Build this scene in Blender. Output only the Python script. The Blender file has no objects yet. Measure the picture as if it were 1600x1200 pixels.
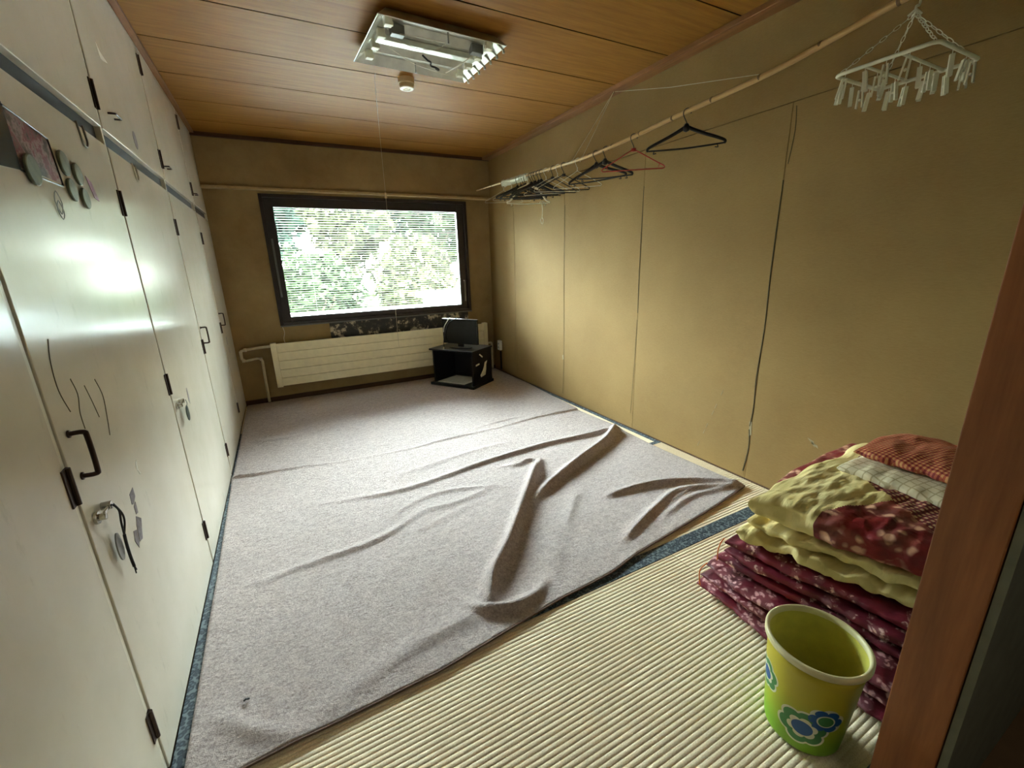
import bpy, bmesh, math, random
import numpy as np
from mathutils import Vector, Matrix, noise
R = math.radians
PI = math.pi
random.seed(7)
SC = bpy.context.scene
COL = SC.collection
W, D, H = 2.725, 4.80, 2.40          # room width, depth and height in metres
YN = 0.255                            # room side of the near wall (the camera stands in its doorway)

# ------------------------------------------------------------------ camera
def make_camera():
    yaw, pitch, roll = 0.48247954, -0.27415068, -0.03016457
    fw = Vector((math.sin(yaw) * math.cos(pitch), math.cos(yaw) * math.cos(pitch), math.sin(pitch)))
    rt = fw.cross(Vector((0, 0, 1))).normalized()
    up = rt.cross(fw)
    c, s = math.cos(roll), math.sin(roll)
    r2 = rt * c + up * s
    u2 = -rt * s + up * c
    cam = bpy.data.cameras.new('camera')
    cam.sensor_width = 36.0
    cam.lens = 670.845 / 1600 * 36.0
    cam.clip_start = 0.02
    cam.clip_end = 200
    o = bpy.data.objects.new('camera', cam)
    COL.objects.link(o)
    m = Matrix((r2, u2, -fw)).transposed().to_4x4()
    m.translation = Vector((0.44872, 0.0, 1.27417))
    o.matrix_world = m
    SC.camera = o
make_camera()

# ------------------------------------------------------------------ world and light
def make_world():
    w = bpy.data.worlds.new('sky')
    SC.world = w
    w.use_nodes = True
    nt = w.node_tree
    nt.nodes.clear()
    out = nt.nodes.new('ShaderNodeOutputWorld')
    bg = nt.nodes.new('ShaderNodeBackground')
    tc = nt.nodes.new('ShaderNodeTexCoord')
    sp = nt.nodes.new('ShaderNodeSeparateXYZ')
    cr = nt.nodes.new('ShaderNodeValToRGB')
    e = cr.color_ramp.elements
    e[0].position = 0.02
    e[0].color = (0.22, 0.23, 0.22, 1)
    e[1].position = 0.34
    e[1].color = (0.90, 0.97, 1.06, 1)
    nt.links.new(tc.outputs['Generated'], sp.inputs[0])
    nt.links.new(sp.outputs['Z'], cr.inputs[0])
    nt.links.new(cr.outputs[0], bg.inputs[0])
    bg.inputs[1].default_value = 74.0
    nt.links.new(bg.outputs[0], out.inputs[0])
make_world()

def lamp(name, kind, loc, rot, energy, color, **kw):
    l = bpy.data.lights.new(name, kind)
    l.energy = energy
    l.color = color
    for k, v in kw.items():
        setattr(l, k, v)
    o = bpy.data.objects.new(name, l)
    COL.objects.link(o)
    o.location = loc
    o.rotation_euler = rot
    return o
# the sun stands behind the house and lights the hillside the window looks at
lamp('sun', 'SUN', (0, -10, 20), (R(52), 0, R(-18)), 24.0, (1.0, 0.95, 0.84), angle=R(1.0))
# sampling portal filling the window opening
pl = bpy.data.lights.new('window_portal', 'AREA')
pl.shape = 'RECTANGLE'; pl.size = 1.80; pl.size_y = 1.05
pl.cycles.is_portal = True
po = bpy.data.objects.new('window_portal', pl); COL.objects.link(po)
po.location = (1.42, 5.02, 1.31); po.rotation_euler = (R(-90), 0, 0)
# unseen fill light added in the hallway behind the camera to brighten the room
lamp('hallway_fill_light', 'AREA', (0.9, -0.95, 2.33), (0, 0, 0), 1.6, (1.0, 0.93, 0.82), shape='RECTANGLE', size=0.9, size_y=0.5)

SC.view_settings.view_transform = 'Standard'
SC.view_settings.look = 'None'
SC.view_settings.exposure = 1.60
SC.view_settings.gamma = 1.0
SC.view_settings.use_curve_mapping = False

# ------------------------------------------------------------------ material helpers
def srgb(r, g, b):
    f = lambda c: (c / 255 / 12.92) if c / 255 <= 0.04045 else ((c / 255 + 0.055) / 1.055) ** 2.4
    return (f(r), f(g), f(b), 1)

class NT:
    def __init__(self, name):
        self.m = bpy.data.materials.new(name)
        self.m.use_nodes = True
        self.t = self.m.node_tree
        self.b = self.t.nodes['Principled BSDF']
    def n(self, typ, **kw):
        x = self.t.nodes.new(typ)
        for k, v in kw.items():
            setattr(x, k, v)
        return x
    def l(self, a, b):
        self.t.links.new(a, b)
    def coord(self, scale=(1, 1, 1), kind='Object', rot=(0, 0, 0)):
        tc = self.n('ShaderNodeTexCoord')
        mp = self.n('ShaderNodeMapping')
        mp.inputs['Scale'].default_value = scale
        mp.inputs['Rotation'].default_value = rot
        self.l(tc.outputs[kind], mp.inputs[0])
        return mp.outputs[0]
    def noise(self, vec, scale, detail=4, rough=0.55):
        x = self.n('ShaderNodeTexNoise')
        x.inputs['Scale'].default_value = scale
        x.inputs['Detail'].default_value = detail
        x.inputs['Roughness'].default_value = rough
        self.l(vec, x.inputs['Vector'])
        return x.outputs['Fac']
    def ramp(self, fac, stops):
        r = self.n('ShaderNodeValToRGB')
        els = r.color_ramp.elements
        while len(els) < len(stops):
            els.new(0.5)
        for e, (p, c) in zip(els, stops):
            e.position = p
            e.color = c
        self.l(fac, r.inputs[0])
        return r.outputs[0]
    def mix(self, fac, a, b, mode='MIX'):
        x = self.n('ShaderNodeMix', data_type='RGBA', blend_type=mode)
        for s, v in ((0, fac), (6, a), (7, b)):
            if hasattr(v, 'links') or hasattr(v, 'is_linked'):
                self.l(v, x.inputs[s])
            else:
                x.inputs[s].default_value = v
        return x.outputs[2]
    def math(self, op, a, b=0.0):
        x = self.n('ShaderNodeMath', operation=op)
        for s, v in ((0, a), (1, b)):
            if hasattr(v, 'is_linked'):
                self.l(v, x.inputs[s])
            else:
                x.inputs[s].default_value = v
        return x.outputs[0]
    def bump(self, h, strength=0.3, dist=0.002):
        x = self.n('ShaderNodeBump')
        x.inputs['Strength'].default_value = strength
        x.inputs['Distance'].default_value = dist
        self.l(h, x.inputs['Height'])
        self.l(x.outputs[0], self.b.inputs['Normal'])
    def base(self, c):
        if hasattr(c, 'is_linked'):
            self.l(c, self.b.inputs['Base Color'])
        else:
            self.b.inputs['Base Color'].default_value = c
    def set(self, rough=None, metal=None, **kw):
        if rough is not None: self.b.inputs['Roughness'].default_value = rough
        if metal is not None: self.b.inputs['Metallic'].default_value = metal
        for k, v in kw.items():
            self.b.inputs[k].default_value = v

def plain(name, c, rough=0.5, metal=0.0, var=0.12, scale=18.0, bump=0.0, **kw):
    t = NT(name)
    v = t.coord()
    f = t.noise(v, scale)
    d = tuple(x * (1 - var) for x in c[:3]) + (1,)
    e = tuple(min(1, x * (1 + var)) for x in c[:3]) + (1,)
    t.base(t.ramp(f, [(0.3, d), (0.7, e)]))
    t.set(rough, metal, **kw)
    if bump:
        t.bump(t.noise(v, scale * 8), bump, 0.001)
    return t.m

def wood(name, c1, c2, axis=0, scale=9.0, rough=0.55, stretch=14.0, lines=0.5, spec=0.5):
    t = NT(name)
    s = [stretch, stretch, stretch]
    s[axis] = 1.0
    v = t.coord(tuple(s))
    f = t.noise(v, scale * 0.35, 6, 0.6)
    g = t.noise(v, scale * 2.2, 3, 0.5)
    h = t.math('ADD', t.math('MULTIPLY', f, 1 - lines * 0.5), t.math('MULTIPLY', g, lines * 0.5))
    t.base(t.ramp(h, [(0.36, c2), (0.62, c1)]))
    t.set(rough)
    t.b.inputs['Specular IOR Level'].default_value = spec
    t.bump(h, 0.15, 0.001)
    return t.m

M = {}
def build_materials():
    # khaki cloth wallpaper with soot and wear
    t = NT('khaki_wallpaper')
    v = t.coord()
    a = t.noise(v, 1.3, 5, 0.6)
    b = t.noise(t.coord((1, 1, 14)), 60, 2)
    c = t.ramp(a, [(0.3, srgb(131, 102, 57)), (0.7, srgb(149, 120, 72))])
    c = t.mix(0.12, c, t.ramp(b, [(0.3, srgb(96, 76, 40)), (0.7, srgb(186, 160, 106))]))
    t.base(c)
    t.set(0.82)
    t.b.inputs['Specular IOR Level'].default_value = 0.3
    t.bump(t.noise(t.coord((1, 1, 6)), 90, 3), 0.25, 0.002)
    M['wall'] = t.m
    t = NT('brown_wallpaper')
    v = t.coord()
    a = t.noise(v, 2.0, 6, 0.65)
    t.base(t.ramp(a, [(0.3, srgb(136, 112, 72)), (0.7, srgb(170, 146, 100))]))
    t.set(0.85)
    t.bump(t.noise(v, 70, 3), 0.25, 0.002)
    M['wall_far'] = t.m
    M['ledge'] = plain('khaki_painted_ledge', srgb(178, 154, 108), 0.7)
    M['seam'] = plain('cracked_board_joint', srgb(70, 60, 32), 0.9)
    M['plaster'] = plain('bare_plaster', srgb(164, 150, 116), 0.9)
    t = NT('stained_plaster')
    v = t.coord()
    a = t.noise(v, 16, 6, 0.7)
    b = t.noise(v, 5, 3)
    x = t.math('MULTIPLY', a, t.math('ADD', b, 0.45))
    t.base(t.ramp(x, [(0.44, srgb(60, 60, 62)), (0.53, srgb(88, 84, 78)), (0.58, srgb(200, 190, 165))]))
    t.set(0.85)
    t.bump(a, 0.5, 0.003)
    M['stain'] = t.m
    M['ceil'] = wood('ceiling_board', srgb(154, 106, 42), srgb(132, 88, 32), 0, 8, 0.6, spec=0.2)
    M['ceil_gap'] = plain('ceiling_groove', srgb(30, 17, 8), 1.0)
    M['ceil_trim'] = wood('ceiling_trim_wood', srgb(150, 100, 56), srgb(120, 78, 40), 1, 8, 0.5)
    M['far_trim'] = wood('far_trim_wood', srgb(84, 54, 30), srgb(60, 38, 22), 0, 8, 0.55)
    M['jamb'] = wood('door_jamb_wood', srgb(168, 104, 58), srgb(140, 84, 46), 2, 6, 0.5)
    # tatami rush, woven across the ridges
    t = NT('tatami_rush')
    v = t.coord()
    a = t.noise(v, 2.2, 5, 0.6)
    fine = t.noise(t.coord((1, 1, 1)), 240, 2, 0.7)
    c = t.ramp(a, [(0.3, srgb(222, 200, 164)), (0.7, srgb(244, 226, 194))])
    c = t.mix(0.45, c, t.ramp(fine, [(0.3, srgb(176, 152, 116)), (0.7, srgb(250, 238, 212))]))
    t.base(c)
    t.set(0.85)
    t.b.inputs['Specular IOR Level'].default_value = 0.2
    t.bump(fine, 0.4, 0.001)
    M['rush'] = t.m
    # blue grey brocade border
    t = NT('tatami_border')
    vo = t.n('ShaderNodeTexVoronoi')
    vo.inputs['Scale'].default_value = 62
    t.l(t.coord(), vo.inputs['Vector'])
    t.base(t.ramp(vo.outputs['Distance'], [(0.18, srgb(78, 92, 100)), (0.30, srgb(44, 56, 66)), (0.5, srgb(30, 40, 50)), (0.64, srgb(100, 112, 116))]))
    t.set(0.7)
    t.bump(vo.outputs['Distance'], 0.3, 0.001)
    M['heri'] = t.m
    # pinkish beige pile
    t = NT('beige_carpet')
    v = t.coord()
    a = t.noise(v, 1.6, 5, 0.6)
    p = t.noise(v, 120, 4, 0.8)
    q = t.noise(t.coord((1, 1.8, 1)), 34, 5, 0.75)
    c = t.ramp(a, [(0.3, srgb(166, 143, 138)), (0.7, srgb(185, 163, 158))])
    c = t.mix(0.55, c, t.ramp(p, [(0.36, srgb(112, 98, 94)), (0.64, srgb(236, 224, 220))]))
    c = t.mix(0.28, c, t.ramp(q, [(0.38, srgb(120, 104, 100)), (0.62, srgb(222, 208, 202))]))
    t.base(c)
    t.set(0.95)
    t.b.inputs['Sheen Weight'].default_value = 0.15
    t.bump(t.math('ADD', p, t.math('MULTIPLY', q, 1.6)), 1.0, 0.006)
    M['carpet'] = t.m
    # worn cream gloss paint
    t = NT('cream_gloss_paint')
    v = t.coord()
    a = t.noise(v, 2.4, 5, 0.6)
    g = t.noise(t.coord((1, 3, 1)), 7, 6, 0.7)
    c = t.ramp(a, [(0.3, srgb(216, 208, 188)), (0.7, srgb(230, 222, 206))])
    c = t.mix(t.math('MULTIPLY', t.ramp(g, [(0.60, (0, 0, 0, 1)), (0.78, (1, 1, 1, 1))]), 0.30), c, srgb(140, 136, 112))
    t.base(c)
    t.set(0.18)
    t.b.inputs['Specular IOR Level'].default_value = 0.30
    t.bump(t.noise(v, 5, 3), 0.05, 0.004)
    M['door'] = t.m
    M['door_up'] = M['door']
    M['stile'] = plain('cream_stile_paint', srgb(222, 216, 196), 0.4)
    M['gap'] = plain('dark_cabinet_gap', srgb(38, 34, 28), 0.8)
    M['rail'] = plain('dark_rail', srgb(40, 33, 26), 0.8)
    M['hinge'] = plain('brown_hinge_metal', srgb(62, 46, 36), 0.4, 0.6)
    M['pull'] = plain('bronze_pull', srgb(58, 40, 32), 0.35, 0.5)
    M['chrome'] = plain('worn_chrome', srgb(190, 188, 180), 0.22, 1.0)
    M['steel'] = plain('grey_steel', srgb(140, 140, 134), 0.4, 0.9)
    M['scratch'] = plain('dark_scratch', srgb(96, 88, 68), 0.7)
    M['residue'] = plain('sticker_residue', srgb(128, 118, 120), 0.6, var=0.3, scale=60)
    M['white_paper'] = plain('white_paper', srgb(226, 224, 214), 0.7)
    M['black'] = plain('black_plastic', srgb(20, 18, 20), 0.35)
    M['black_cord'] = plain('black_cord', srgb(24, 22, 22), 0.7)
    M['blackwood'] = plain('black_laminate', srgb(22, 23, 26), 0.33)
    M['screen'] = plain('black_screen', srgb(16, 18, 20), 0.22)
    M['bezel'] = plain('black_bezel', srgb(30, 31, 32), 0.25)
    M['winframe'] = plain('dark_brown_window_frame', srgb(52, 44, 44), 0.4, 0.2)
    M['winframe2'] = plain('dark_grey_sash', srgb(66, 60, 60), 0.35, 0.3)
    M['alu'] = plain('dull_aluminium', srgb(120, 120, 120), 0.35, 0.8)
    M['slat'] = plain('blind_slat', srgb(236, 240, 236), 0.4)
    M['radiator'] = plain('cream_radiator_enamel', srgb(246, 236, 200), 0.45, var=0.05)
    M['pipe'] = plain('painted_pipe', srgb(208, 196, 164), 0.5, bump=0.3)
    M['bamboo'] = wood('bamboo', srgb(206, 170, 112), srgb(176, 136, 84), 1, 8, 0.35)
    M['bamboo_node'] = plain('bamboo_node', srgb(110, 84, 50), 0.5)
    M['red'] = plain('red_plastic', srgb(176, 44, 34), 0.4)
    M['white_plastic'] = plain('white_plastic', srgb(226, 222, 200), 0.45)
    M['wire'] = plain('white_coated_wire', srgb(206, 200, 180), 0.4)
    M['string'] = plain('white_string', srgb(206, 198, 172), 0.8)
    M['detector'] = plain('cream_detector_plastic', srgb(214, 190, 146), 0.5)
    M['detector_face'] = plain('white_detector_face', srgb(244, 236, 214), 0.45)
    M['reflector'] = plain('reflective_enamel', srgb(196, 196, 184), 0.34, 0.4, var=0.22, scale=9)
    M['lamp_grey'] = plain('grey_ballast_cover', srgb(108, 106, 98), 0.45, 0.3)
    M['orange'] = plain('orange_string', srgb(226, 116, 40), 0.7)
    M['socket'] = plain('ivory_socket', srgb(230, 224, 204), 0.5)
    M['conc'] = plain('pale_concrete', srgb(90, 90, 86), 0.9)
    M['render'] = plain('white_render', srgb(128, 130, 130), 0.9, **{'Specular IOR Level': 0.1})
    M['roof'] = plain('grey_roof_sheet', srgb(170, 176, 182), 0.6)
    M['bark'] = plain('tree_bark', srgb(96, 84, 66), 0.9)
    M['bank'] = plain('grassy_bank', srgb(34, 44, 26), 1.0, var=0.3, scale=2, **{'Specular IOR Level': 0.02})
    M['boards'] = plain('subfloor_board', srgb(120, 92, 60), 0.8)
    M['hallpaint'] = plain('hallway_grey_green_paint', srgb(128, 128, 108), 0.7)
    for k, (c, d) in {'leaf_a': (srgb(20, 28, 16), srgb(34, 42, 26)), 'leaf_b': (srgb(12, 22, 18), srgb(24, 36, 28)), 'leaf_c': (srgb(30, 34, 20), srgb(46, 48, 32))}.items():
        t = NT('foliage_' + k[-1])
        f = t.noise(t.coord(), 4, 4)
        t.base(t.ramp(f, [(0.3, c), (0.7, d)]))
        t.set(0.8)
        t.b.inputs['Specular IOR Level'].default_value = 0.03
        M[k] = t.m
    # window glass: see-through with a clean reflection
    t = NT('window_glass')
    t.t.nodes.remove(t.b)
    o = t.t.nodes['Material Output']
    tr = t.n('ShaderNodeBsdfTransparent'); tr.inputs[0].default_value = (0.93, 0.96, 0.94, 1)
    gl = t.n('ShaderNodeBsdfGlossy'); gl.inputs['Roughness'].default_value = 0.02
    fr = t.n('ShaderNodeFresnel'); fr.inputs[0].default_value = 1.45
    mx = t.n('ShaderNodeMixShader')
    t.l(fr.outputs[0], mx.inputs[0]); t.l(tr.outputs[0], mx.inputs[1]); t.l(gl.outputs[0], mx.inputs[2])
    t.l(mx.outputs[0], o.inputs[0])
    M['glass'] = t.m
    # maroon cotton with pale blossoms
    def floral(name, ground, ground2, petal, sc, thr, rough=0.55):
        t = NT(name)
        v = t.coord()
        wob = t.noise(v, sc * 1.2, 3)
        mp = t.n('ShaderNodeVectorMath', operation='MULTIPLY_ADD')
        t.l(v, mp.inputs[0]); mp.inputs[1].default_value = (1, 1, 1)
        cx = t.n('ShaderNodeCombineXYZ')
        for i in range(3):
            t.l(t.math('MULTIPLY', wob, 0.06), cx.inputs[i])
        t.l(cx.outputs[0], mp.inputs[2])
        vo = t.n('ShaderNodeTexVoronoi')
        vo.inputs['Scale'].default_value = sc
        t.l(mp.outputs[0], vo.inputs['Vector'])
        small = t.n('ShaderNodeTexVoronoi')
        small.inputs['Scale'].default_value = sc * 3.6
        t.l(mp.outputs[0], small.inputs['Vector'])
        area = t.ramp(vo.outputs['Distance'], [(thr, (1, 1, 1, 1)), (thr + 0.1, (0, 0, 0, 1))])
        pet = t.ramp(small.outputs['Distance'], [(0.30, (1, 1, 1, 1)), (0.5, (0.1, 0.1, 0.1, 1))])
        k = t.math('MULTIPLY', area, pet)
        g = t.ramp(t.noise(v, 9, 3), [(0.4, ground), (0.6, ground2)])
        t.base(t.mix(k, g, petal))
        t.set(rough)
        t.bump(t.noise(v, 22, 4, 0.6), 0.5, 0.01)
        return t.m
    M['maroon'] = floral('maroon_floral_cotton', srgb(116, 20, 42), srgb(82, 12, 32), srgb(222, 170, 172), 15, 0.46)
    M['maroon2'] = floral('maroon_small_floral_cotton', srgb(122, 24, 46), srgb(88, 14, 34), srgb(224, 184, 176), 19, 0.36)
    M['redfloral'] = floral('red_floral_cotton', srgb(136, 24, 30), srgb(104, 16, 24), srgb(222, 172, 142), 8, 0.40)
    t = NT('pale_yellow_cotton')
    v = t.coord()
    t.base(t.ramp(t.noise(v, 6, 4), [(0.3, srgb(210, 190, 120)), (0.7, srgb(234, 216, 156))]))
    t.set(0.75)
    t.bump(t.noise(t.coord((1, 4.5, 1)), 18, 5, 0.55), 0.45, 0.010)
    M['yellow'] = t.m
    def check(name, a, b, c, sc, axes=(0, 1)):
        t = NT(name)
        v = t.coord(rot=(0, 0, R(14)))
        sp = t.n('ShaderNodeSeparateXYZ')
        t.l(v, sp.inputs[0])
        fx = [t.math('GREATER_THAN', t.math('FRACT', t.math('MULTIPLY', sp.outputs[i], sc)), 0.5) for i in (0, 1)]
        c1 = t.mix(fx[0], a, b)
        c2 = t.mix(fx[0], b, c)
        t.base(t.mix(fx[1], c1, c2))
        t.set(0.75)
        t.bump(t.noise(v, 16, 4), 0.4, 0.01)
        return t.m
    M['check'] = check('red_gingham_cotton', srgb(122, 24, 26), srgb(172, 82, 56), srgb(208, 150, 96), 75)
    M['darkcheck'] = check('dark_maroon_gingham_cotton', srgb(84, 16, 24), srgb(120, 36, 38), srgb(204, 170, 130), 58)
    t = NT('white_grid_cotton')
    v = t.coord(rot=(0, 0, R(14)))
    sp = t.n('ShaderNodeSeparateXYZ')
    t.l(v, sp.inputs[0])
    fx = [t.math('LESS_THAN', t.math('FRACT', t.math('MULTIPLY', sp.outputs[i], 38)), 0.16) for i in (0, 1)]
    t.base(t.mix(t.math('MAXIMUM', fx[0], fx[1]), srgb(214, 202, 170), srgb(176, 160, 124)))
    t.set(0.8)
    M['whitegrid'] = t.m
    # plastic bin, yellow print fading into green towards the foot
    t = NT('yellow_green_bin_plastic')
    tc = t.n('ShaderNodeTexCoord')
    sp = t.n('ShaderNodeSeparateXYZ')
    t.l(tc.outputs['Object'], sp.inputs[0])
    t.base(t.ramp(t.math('MULTIPLY', sp.outputs[2], 3.3), [(0.12, srgb(130, 184, 36)), (0.34, srgb(168, 190, 44)), (0.60, srgb(204, 194, 52)), (0.9, srgb(206, 190, 60))]))
    t.set(0.42)
    M['bin'] = t.m
    M['bin_in'] = plain('bin_inside_plastic', srgb(206, 200, 92), 0.4)
    M['bin_rim'] = plain('bin_rim_plastic', srgb(226, 218, 170), 0.4)
    M['fl_white'] = plain('print_white', srgb(226, 226, 196), 0.42)
    M['fl_green'] = plain('print_green', srgb(62, 136, 72), 0.42)
    M['fl_blue'] = plain('print_blue', srgb(14, 84, 152), 0.42)
    # printed picture: loose blotches
    t = NT('glossy_print')
    v = t.coord()
    vo = t.n('ShaderNodeTexVoronoi')
    vo.inputs['Scale'].default_value = 26
    t.l(v, vo.inputs['Vector'])
    f = t.noise(v, 15, 5, 0.7)
    c = t.ramp(f, [(0.34, srgb(28, 24, 28)), (0.43, srgb(92, 80, 76)), (0.50, srgb(172, 150, 150)), (0.56, srgb(128, 30, 62)), (0.62, srgb(120, 96, 96)), (0.68, srgb(36, 32, 32))])
    t.base(c)
    t.set(0.3)
    M['print'] = t.m
    M['pink_print'] = plain('pink_print', srgb(150, 84, 124), 0.4, var=0.5, scale=60)
    M['magnet'] = plain('green_grey_magnet', srgb(94, 98, 72), 0.4, var=0.4, scale=40)
    M['tag'] = plain('dark_green_tag', srgb(52, 62, 52), 0.4, var=0.5, scale=90)
build_materials()

# ------------------------------------------------------------------ mesh helpers
def tag(o, label=None, cat=None, group=None, kind=None):
    if label: o['label'] = label
    if cat: o['category'] = cat
    if group: o['group'] = group
    if kind: o['kind'] = kind
    return o

def thing(name, label, cat, loc=(0, 0, 0), rz=0.0, group=None):
    o = bpy.data.objects.new(name, None)
    COL.objects.link(o)
    o.empty_display_size = 0.05
    o.location = loc
    o.rotation_euler = (0, 0, rz)
    return tag(o, label, cat, group)

def obj(name, bm, mats, parent=None, smooth=False, bevel=0.0, loc=None):
    me = bpy.data.meshes.new(name)
    bmesh.ops.recalc_face_normals(bm, faces=bm.faces[:])
    bm.to_mesh(me)
    bm.free()
    if not isinstance(mats, (list, tuple)):
        mats = [mats]
    for m in mats:
        me.materials.append(m)
    if smooth:
        for p in me.polygons:
            p.use_smooth = True
    o = bpy.data.objects.new(name, me)
    COL.objects.link(o)
    if parent is not None:
        o.parent = parent
    if loc is not None:
        o.location = loc
    if bevel:
        b = o.modifiers.new('bevel', 'BEVEL')
        b.width = bevel
        b.segments = 2
        b.limit_method = 'ANGLE'
    return o

def struct(name, bm, mats, **kw):
    return tag(obj(name, bm, mats, **kw), kind='structure')

def box(bm, x0, x1, y0, y1, z0, z1, mi=0, mat=None):
    vs = [bm.verts.new(p) for p in ((x0, y0, z0), (x1, y0, z0), (x1, y1, z0), (x0, y1, z0), (x0, y0, z1), (x1, y0, z1), (x1, y1, z1), (x0, y1, z1))]
    if mat is not None:
        for v in vs:
            v.co = mat @ v.co
    for f in ((0, 3, 2, 1), (4, 5, 6, 7), (0, 1, 5, 4), (1, 2, 6, 5), (2, 3, 7, 6), (3, 0, 4, 7)):
        fc = bm.faces.new([vs[i] for i in f])
        fc.material_index = mi
    return vs

def B(*a, **k):
    bm = bmesh.new()
    box(bm, *a, **k)
    return bm

def smooth_path(pts, n=6, closed=False):
    P = [Vector(p) for p in pts]
    out = []
    N = len(P)
    rng = range(N) if closed else range(N - 1)
    for i in rng:
        if closed:
            p0, p1, p2, p3 = P[(i - 1) % N], P[i], P[(i + 1) % N], P[(i + 2) % N]
        else:
            p0, p1, p2, p3 = P[max(i - 1, 0)], P[i], P[i + 1], P[min(i + 2, N - 1)]
        for k in range(n):
            t = k / n
            out.append(0.5 * ((2 * p1) + (-p0 + p2) * t + (2 * p0 - 5 * p1 + 4 * p2 - p3) * t * t + (-p0 + 3 * p1 - 3 * p2 + p3) * t ** 3))
    if not closed:
        out.append(P[-1])
    return out

def tube(bm, pts, r, n=8, closed=False, flat=None, mi=0):
    P = [Vector(p) for p in pts]
    N = len(P)
    rad = r if isinstance(r, (list, tuple)) else [r] * N
    T = []
    for i in range(N):
        if closed:
            t = P[(i + 1) % N] - P[(i - 1) % N]
        else:
            t = P[min(i + 1, N - 1)] - P[max(i - 1, 0)]
        T.append(t.normalized() if t.length > 1e-9 else Vector((0, 0, 1)))
    a = Vector((0, 0, 1)) if abs(T[0].z) < 0.9 else Vector((1, 0, 0))
    u = T[0].cross(a).normalized()
    rings = []
    for i in range(N):
        u = (u - T[i] * u.dot(T[i])).normalized()
        v = T[i].cross(u)
        ring = []
        for k in range(n):
            an = 2 * PI * k / n
            q = u * math.cos(an) * rad[i] + v * math.sin(an) * rad[i]
            if flat is not None:
                q = Vector((q.x * flat[0], q.y * flat[1], q.z * flat[2]))
            ring.append(bm.verts.new(P[i] + q))
        rings.append(ring)
    for i in range(N if closed else N - 1):
        A, C = rings[i], rings[(i + 1) % N]
        for k in range(n):
            f = bm.faces.new((A[k], A[(k + 1) % n], C[(k + 1) % n], C[k]))
            f.material_index = mi
    if not closed:
        bm.faces.new(rings[0][::-1]).material_index = mi
        bm.faces.new(rings[-1]).material_index = mi

def tubes(paths, r, n=8, **k):
    bm = bmesh.new()
    for p in paths:
        tube(bm, p, r, n, **k)
    return bm

def lathe(bm, prof, n=48, c=(0, 0, 0), mi=0):
    rings = []
    for (r, z) in prof:
        if r < 1e-6:
            rings.append([bm.verts.new((c[0], c[1], c[2] + z))])
        else:
            rings.append([bm.verts.new((c[0] + r * math.cos(2 * PI * k / n), c[1] + r * math.sin(2 * PI * k / n), c[2] + z)) for k in range(n)])
    for A, C in zip(rings, rings[1:]):
        for k in range(n):
            a = [A[k % len(A)], A[(k + 1) % len(A)]] if len(A) > 1 else [A[0]]
            b = [C[(k + 1) % len(C)], C[k % len(C)]] if len(C) > 1 else [C[0]]
            if len(a + b) >= 3:
                bm.faces.new(a + b).material_index = mi

def poly_slab(bm, pts, nrm, th, mi=0):
    """flat outline (3D points in one plane) given a thickness along nrm"""
    n = Vector(nrm)
    a = [bm.verts.new(Vector(p)) for p in pts]
    b = [bm.verts.new(Vector(p) + n * th) for p in pts]
    bm.faces.new(a[::-1]).material_index = mi
    bm.faces.new(b).material_index = mi
    for i in range(len(a)):
        j = (i + 1) % len(a)
        bm.faces.new((a[i], a[j], b[j], b[i])).material_index = mi

def copy_tree(o, parent=None):
    c = o.copy()
    COL.objects.link(c)
    c.parent = parent
    for ch in list(o.children):
        copy_tree(ch, c)
    return c

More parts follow.
